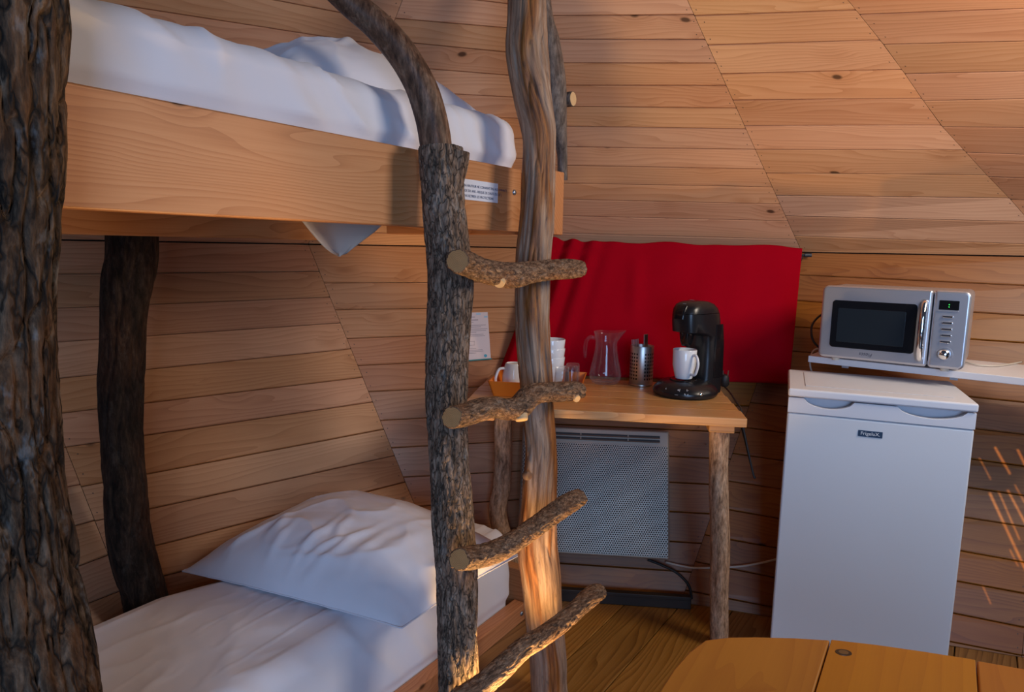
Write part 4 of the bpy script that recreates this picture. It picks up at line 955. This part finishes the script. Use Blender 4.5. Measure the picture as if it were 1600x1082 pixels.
def onbase(az, z):   # point and frame on the dome's front
    prof = [(.109, .013), (.106, .023), (.093, .038), (.075, .048)]
    for (r0, z0), (r1, z1) in zip(prof[:-1], prof[1:]):
        if z0 <= z <= z1: t = (z-z0)/(z1-z0); r = r0+(r1-r0)*t; n = Vector((z1-z0, 0, r0-r1)).normalized(); break
    a = math.radians(az); d = Vector((math.cos(a), math.sin(a), 0)); pos = d*(r+.0006)+Vector((0, 0, z)); nn = (d*n.x+Vector((0, 0, n.z))).normalized()
    xax = Vector((0, 0, 1)).cross(nn).normalized(); yax = nn.cross(xax)
    return Matrix(((xax.x, yax.x, nn.x, pos.x), (xax.y, yax.y, nn.y, pos.y), (xax.z, yax.z, nn.z, pos.z), (0, 0, 0, 1)))
for az_, z, s, tx_ in ((-66, .032, .011, 'o|'), (-50, .032, .011, '1\u00b7'), (-52, .020, .0075, '%  //'), (-69, .017, .0055, '------'), (-92, .030, .008, 'I-')):
    text('button_mark', tx_, s, M_WTEXT, cm, onbase(az_, z))
obj('power_button', MB().lathe([(0, .0012), (.0055, .001), (.0065, -.001)], 20, onbase(-25, .022)), mat('chrome_button', (.6, .7, .8), .1, 1), cm, smooth=True, label='shiny round power button')
for z, y, l in ((.3225, .012, .012), (.312, -.028, .010)):
    text('lid_mark', 'oooo' if l > .011 else 'ooo', .008, M_INK if 0 else mat('faint_print', (.25, .25, .27), .5), cm, Matrix.Translation((0, y, z)) @ Matrix.Rotation(math.radians(0 if y > 0 else 38), 4, 'X'))
mp = cM @ Vector((0, -.012, .0567))
mug('white mug standing under the spout of the coffee machine', mp, .040, .100, math.radians(-62))
# plug and cord
pw = thing('power_cord', 'black plug and cord hanging off the right end of the desk', 'cord', tuple(at_desk(1135, 612)))
pl = at_desk(1133, 607)
obj('plug', MB().tube([pl+Vector((0, .01, .004)), pl+Vector((0, .01, .012)), pl+Vector((-.002, .008, .038)), pl+Vector((0, .006, .048))], [.010, .016, .016, .010], 18), M_RUBBER, pw, world=True, smooth='auto')
for s_ in (-.009, .009):
    obj('pin', MB().tube([pl+Vector((s_, .006, .046)), pl+Vector((s_, .004, .064))], .0022, 8), M_STEEL, pw, world=True, smooth='auto')
e = at_desk(1152, 637); dn = dM @ Vector((.012, .16, 0))
cpts = [pl+Vector((0, .004, .004)), at_desk(1140, 615)+Vector((0, 0, .004)), at_desk(1150, 630)+Vector((0, 0, .004)), dM @ Vector((.005, .13, -.002)), dM @ Vector((.012, .12, -.05)), dM @ Vector((.045, .09, -.19)), dM @ Vector((.052, .088, -.205)), dM @ Vector((.046, .10, -.19)), dM @ Vector((.012, .15, -.06)), dM @ Vector((.0, .22, -.05)), dM @ Vector((-.03, .34, -.10))]
P = catmull([tuple(q) for q in cpts], 110); obj('cord', MB().tube([Vector(q) for q in P], .003, 8), M_RUBBER, pw, world=True, smooth=True)
# ================================================================== DINING TABLE
TZ = .72
far = [atz(x, y, TZ) for x, y in ((1012, 1120), (1030, 1080), (1052, 1046), (1076, 1019), (1102, 1000), (1140, 995.5), (1180, 995), (1240, 996.5), (1300, 1000), (1370, 1008), (1440, 1018), (1510, 1029), (1600, 1045), (1680, 1061), (1740, 1085))]
far = [Vector((p.x, p.y, 0)) for p in far]
near = [Vector(q) for q in ((1.13, .50, 0), (1.08, .36, 0), (.98, .25, 0), (.83, .18, 0), (.64, .155, 0), (.45, .17, 0), (.30, .235, 0), (.205, .34, 0), (.165, .5, 0))]
outline = far+near
j1a, j1b = atz(1298, 1000, TZ), atz(1276, 1080, TZ); j2a, j2b = atz(1525, 1031, TZ), atz(1527, 1082, TZ)
def clip(poly, p, n):
    out = []
    for i in range(len(poly)):
        a, b = poly[i], poly[(i+1) % len(poly)]; da, db = (a-p).dot(n), (b-p).dot(n)
        if da >= 0: out.append(a)
        if (da > 0) != (db > 0) and da != db: out.append(a.lerp(b, da/(da-db)))
    return out
dirv = ((j1a-j1b).normalized()+(j2a-j2b).normalized()); dirv.z = 0; dirv.normalize(); nrm = Vector((dirv.y, -dirv.x, 0))
if nrm.x < 0: nrm = -nrm
tb = thing('dining_table', 'varnished orange pine table with rounded corner in the foreground', 'table', (.6, .55, 0))
cuts = [-9, (j1a).dot(nrm), (j2a).dot(nrm), 9]
def V2(v): return Vector((v.x, v.y, 0))
for i in range(3):
    poly = outline
    poly = clip(poly, nrm*(cuts[i]+.0007), nrm) if i > 0 else poly
    poly = clip(poly, nrm*(cuts[i+1]-.0007), -nrm) if i < 2 else poly
    mb = MB().prism([(v.x, v.y) for v in poly], TZ-.030, TZ)
    mb.uv = {k: (Vector(v).dot(dirv), Vector(v).dot(nrm)) for k, v in enumerate(mb.v)}
    obj('board', mb, M_TABLE, tb, world=True, bevel=.003)
kp = atz(1318, 1020, TZ+.0003)
for nm, r, h, mm in (('knot_ring', 1.0, .0002, mat('knot_ring', (.045, .022, .008), .4)), ('knot', .62, .0005, mat('knot_core', (.20, .10, .03), .4))):
    obj(nm, MB().lathe([(0, h), (.0105*r, h), (.0112*r, -.001)], 24, Matrix.Translation(kp) @ Matrix.Scale(.72, 4, (0, 1, 0))), mm, tb, world=True)
for x, y in ((.33, .38), (.9, .36), (.42, .78), (.86, .66)):
    obj('leg', MB().box((x-.028, y-.028, .0012), (x+.028, y+.028, TZ-.0305)), M_TABLE, tb, world=True, bevel=.004)

# ================================================================== ADDED SLIT PANEL BEHIND THE VIEWER, SHAPES THE SUN STREAKS
from mathutils.geometry import delaunay_2d_cdt
SUN = Vector((-1.6, -2.6, 2.9)); WY = -1.3
def on_slit_panel(p): t = (WY-SUN.y)/(p.y-SUN.y); return SUN.lerp(p, t)
ring = [(-1.15, 1.75), (-.25, 1.75), (-.25, 2.65), (-1.15, 2.65)]
pts = [Vector(p) for p in ring]; fcs = []; hs = []
for a, b, w in (((1553, 702), (1577, 744), .0019), ((1588, 706), (1603, 736), .0019), ((1529, 718), (1547, 752), .0008), ((1545, 772), (1602, 893), .0021), ((1559, 770), (1592, 845), .0012), ((1573, 768), (1604, 826), .0017), ((1584, 760), (1606, 800), .0010), ((1535, 916), (1548, 945), .0010), ((1577, 860), (1590, 886), .0009)):
    p, q = on_slit_panel(w4(*a, 0)), on_slit_panel(w4(*b, 0)); p, q = Vector((p.x, p.z)), Vector((q.x, q.z)); n = (q-p).normalized(); n = Vector((-n.y, n.x))*w/2
    k = len(pts); pts += [p+n, p-n, q-n, q+n]; hs.append((k, k+1, k+2, k+3))
edges = [(0, 1), (1, 2), (2, 3), (3, 0)]+[(h[i], h[(i+1) % 4]) for h in hs for i in range(4)]
vo, _, fo, _, _, _ = delaunay_2d_cdt(pts, edges, [], 1, 1e-7)
def inside(c):
    for h in hs:
        q = [pts[i] for i in h]; sg = [(q[(i+1) % 4]-q[i]).cross(c-q[i]) if hasattr(Vector((0, 0)), 'cross') else 0 for i in range(4)]
        if all(x > 0 for x in sg) or all(x < 0 for x in sg): return True
    return False
mb = MB(); keep = [f for f in fo if not inside(sum((vo[i] for i in f), Vector((0, 0)))/len(f))]
mb.add([(v.x, WY, v.y) for v in vo], keep)
sw = obj('added_slit_panel', mb, M_RAIL); sw['kind'] = 'structure'  # unseen panel, added only to cut the sun spot into streaks
for a, b in (((-1.2, 1.70), (-.20, 1.75)), ((-1.2, 2.65), (-.20, 2.70)), ((-1.2, 1.75), (-1.15, 2.65)), ((-.25, 1.75), (-.20, 2.65))):
    obj('added_slit_panel_frame', MB().box((a[0], WY-.02, a[1]), (b[0], WY+.02, b[1])), M_RAIL, sw)
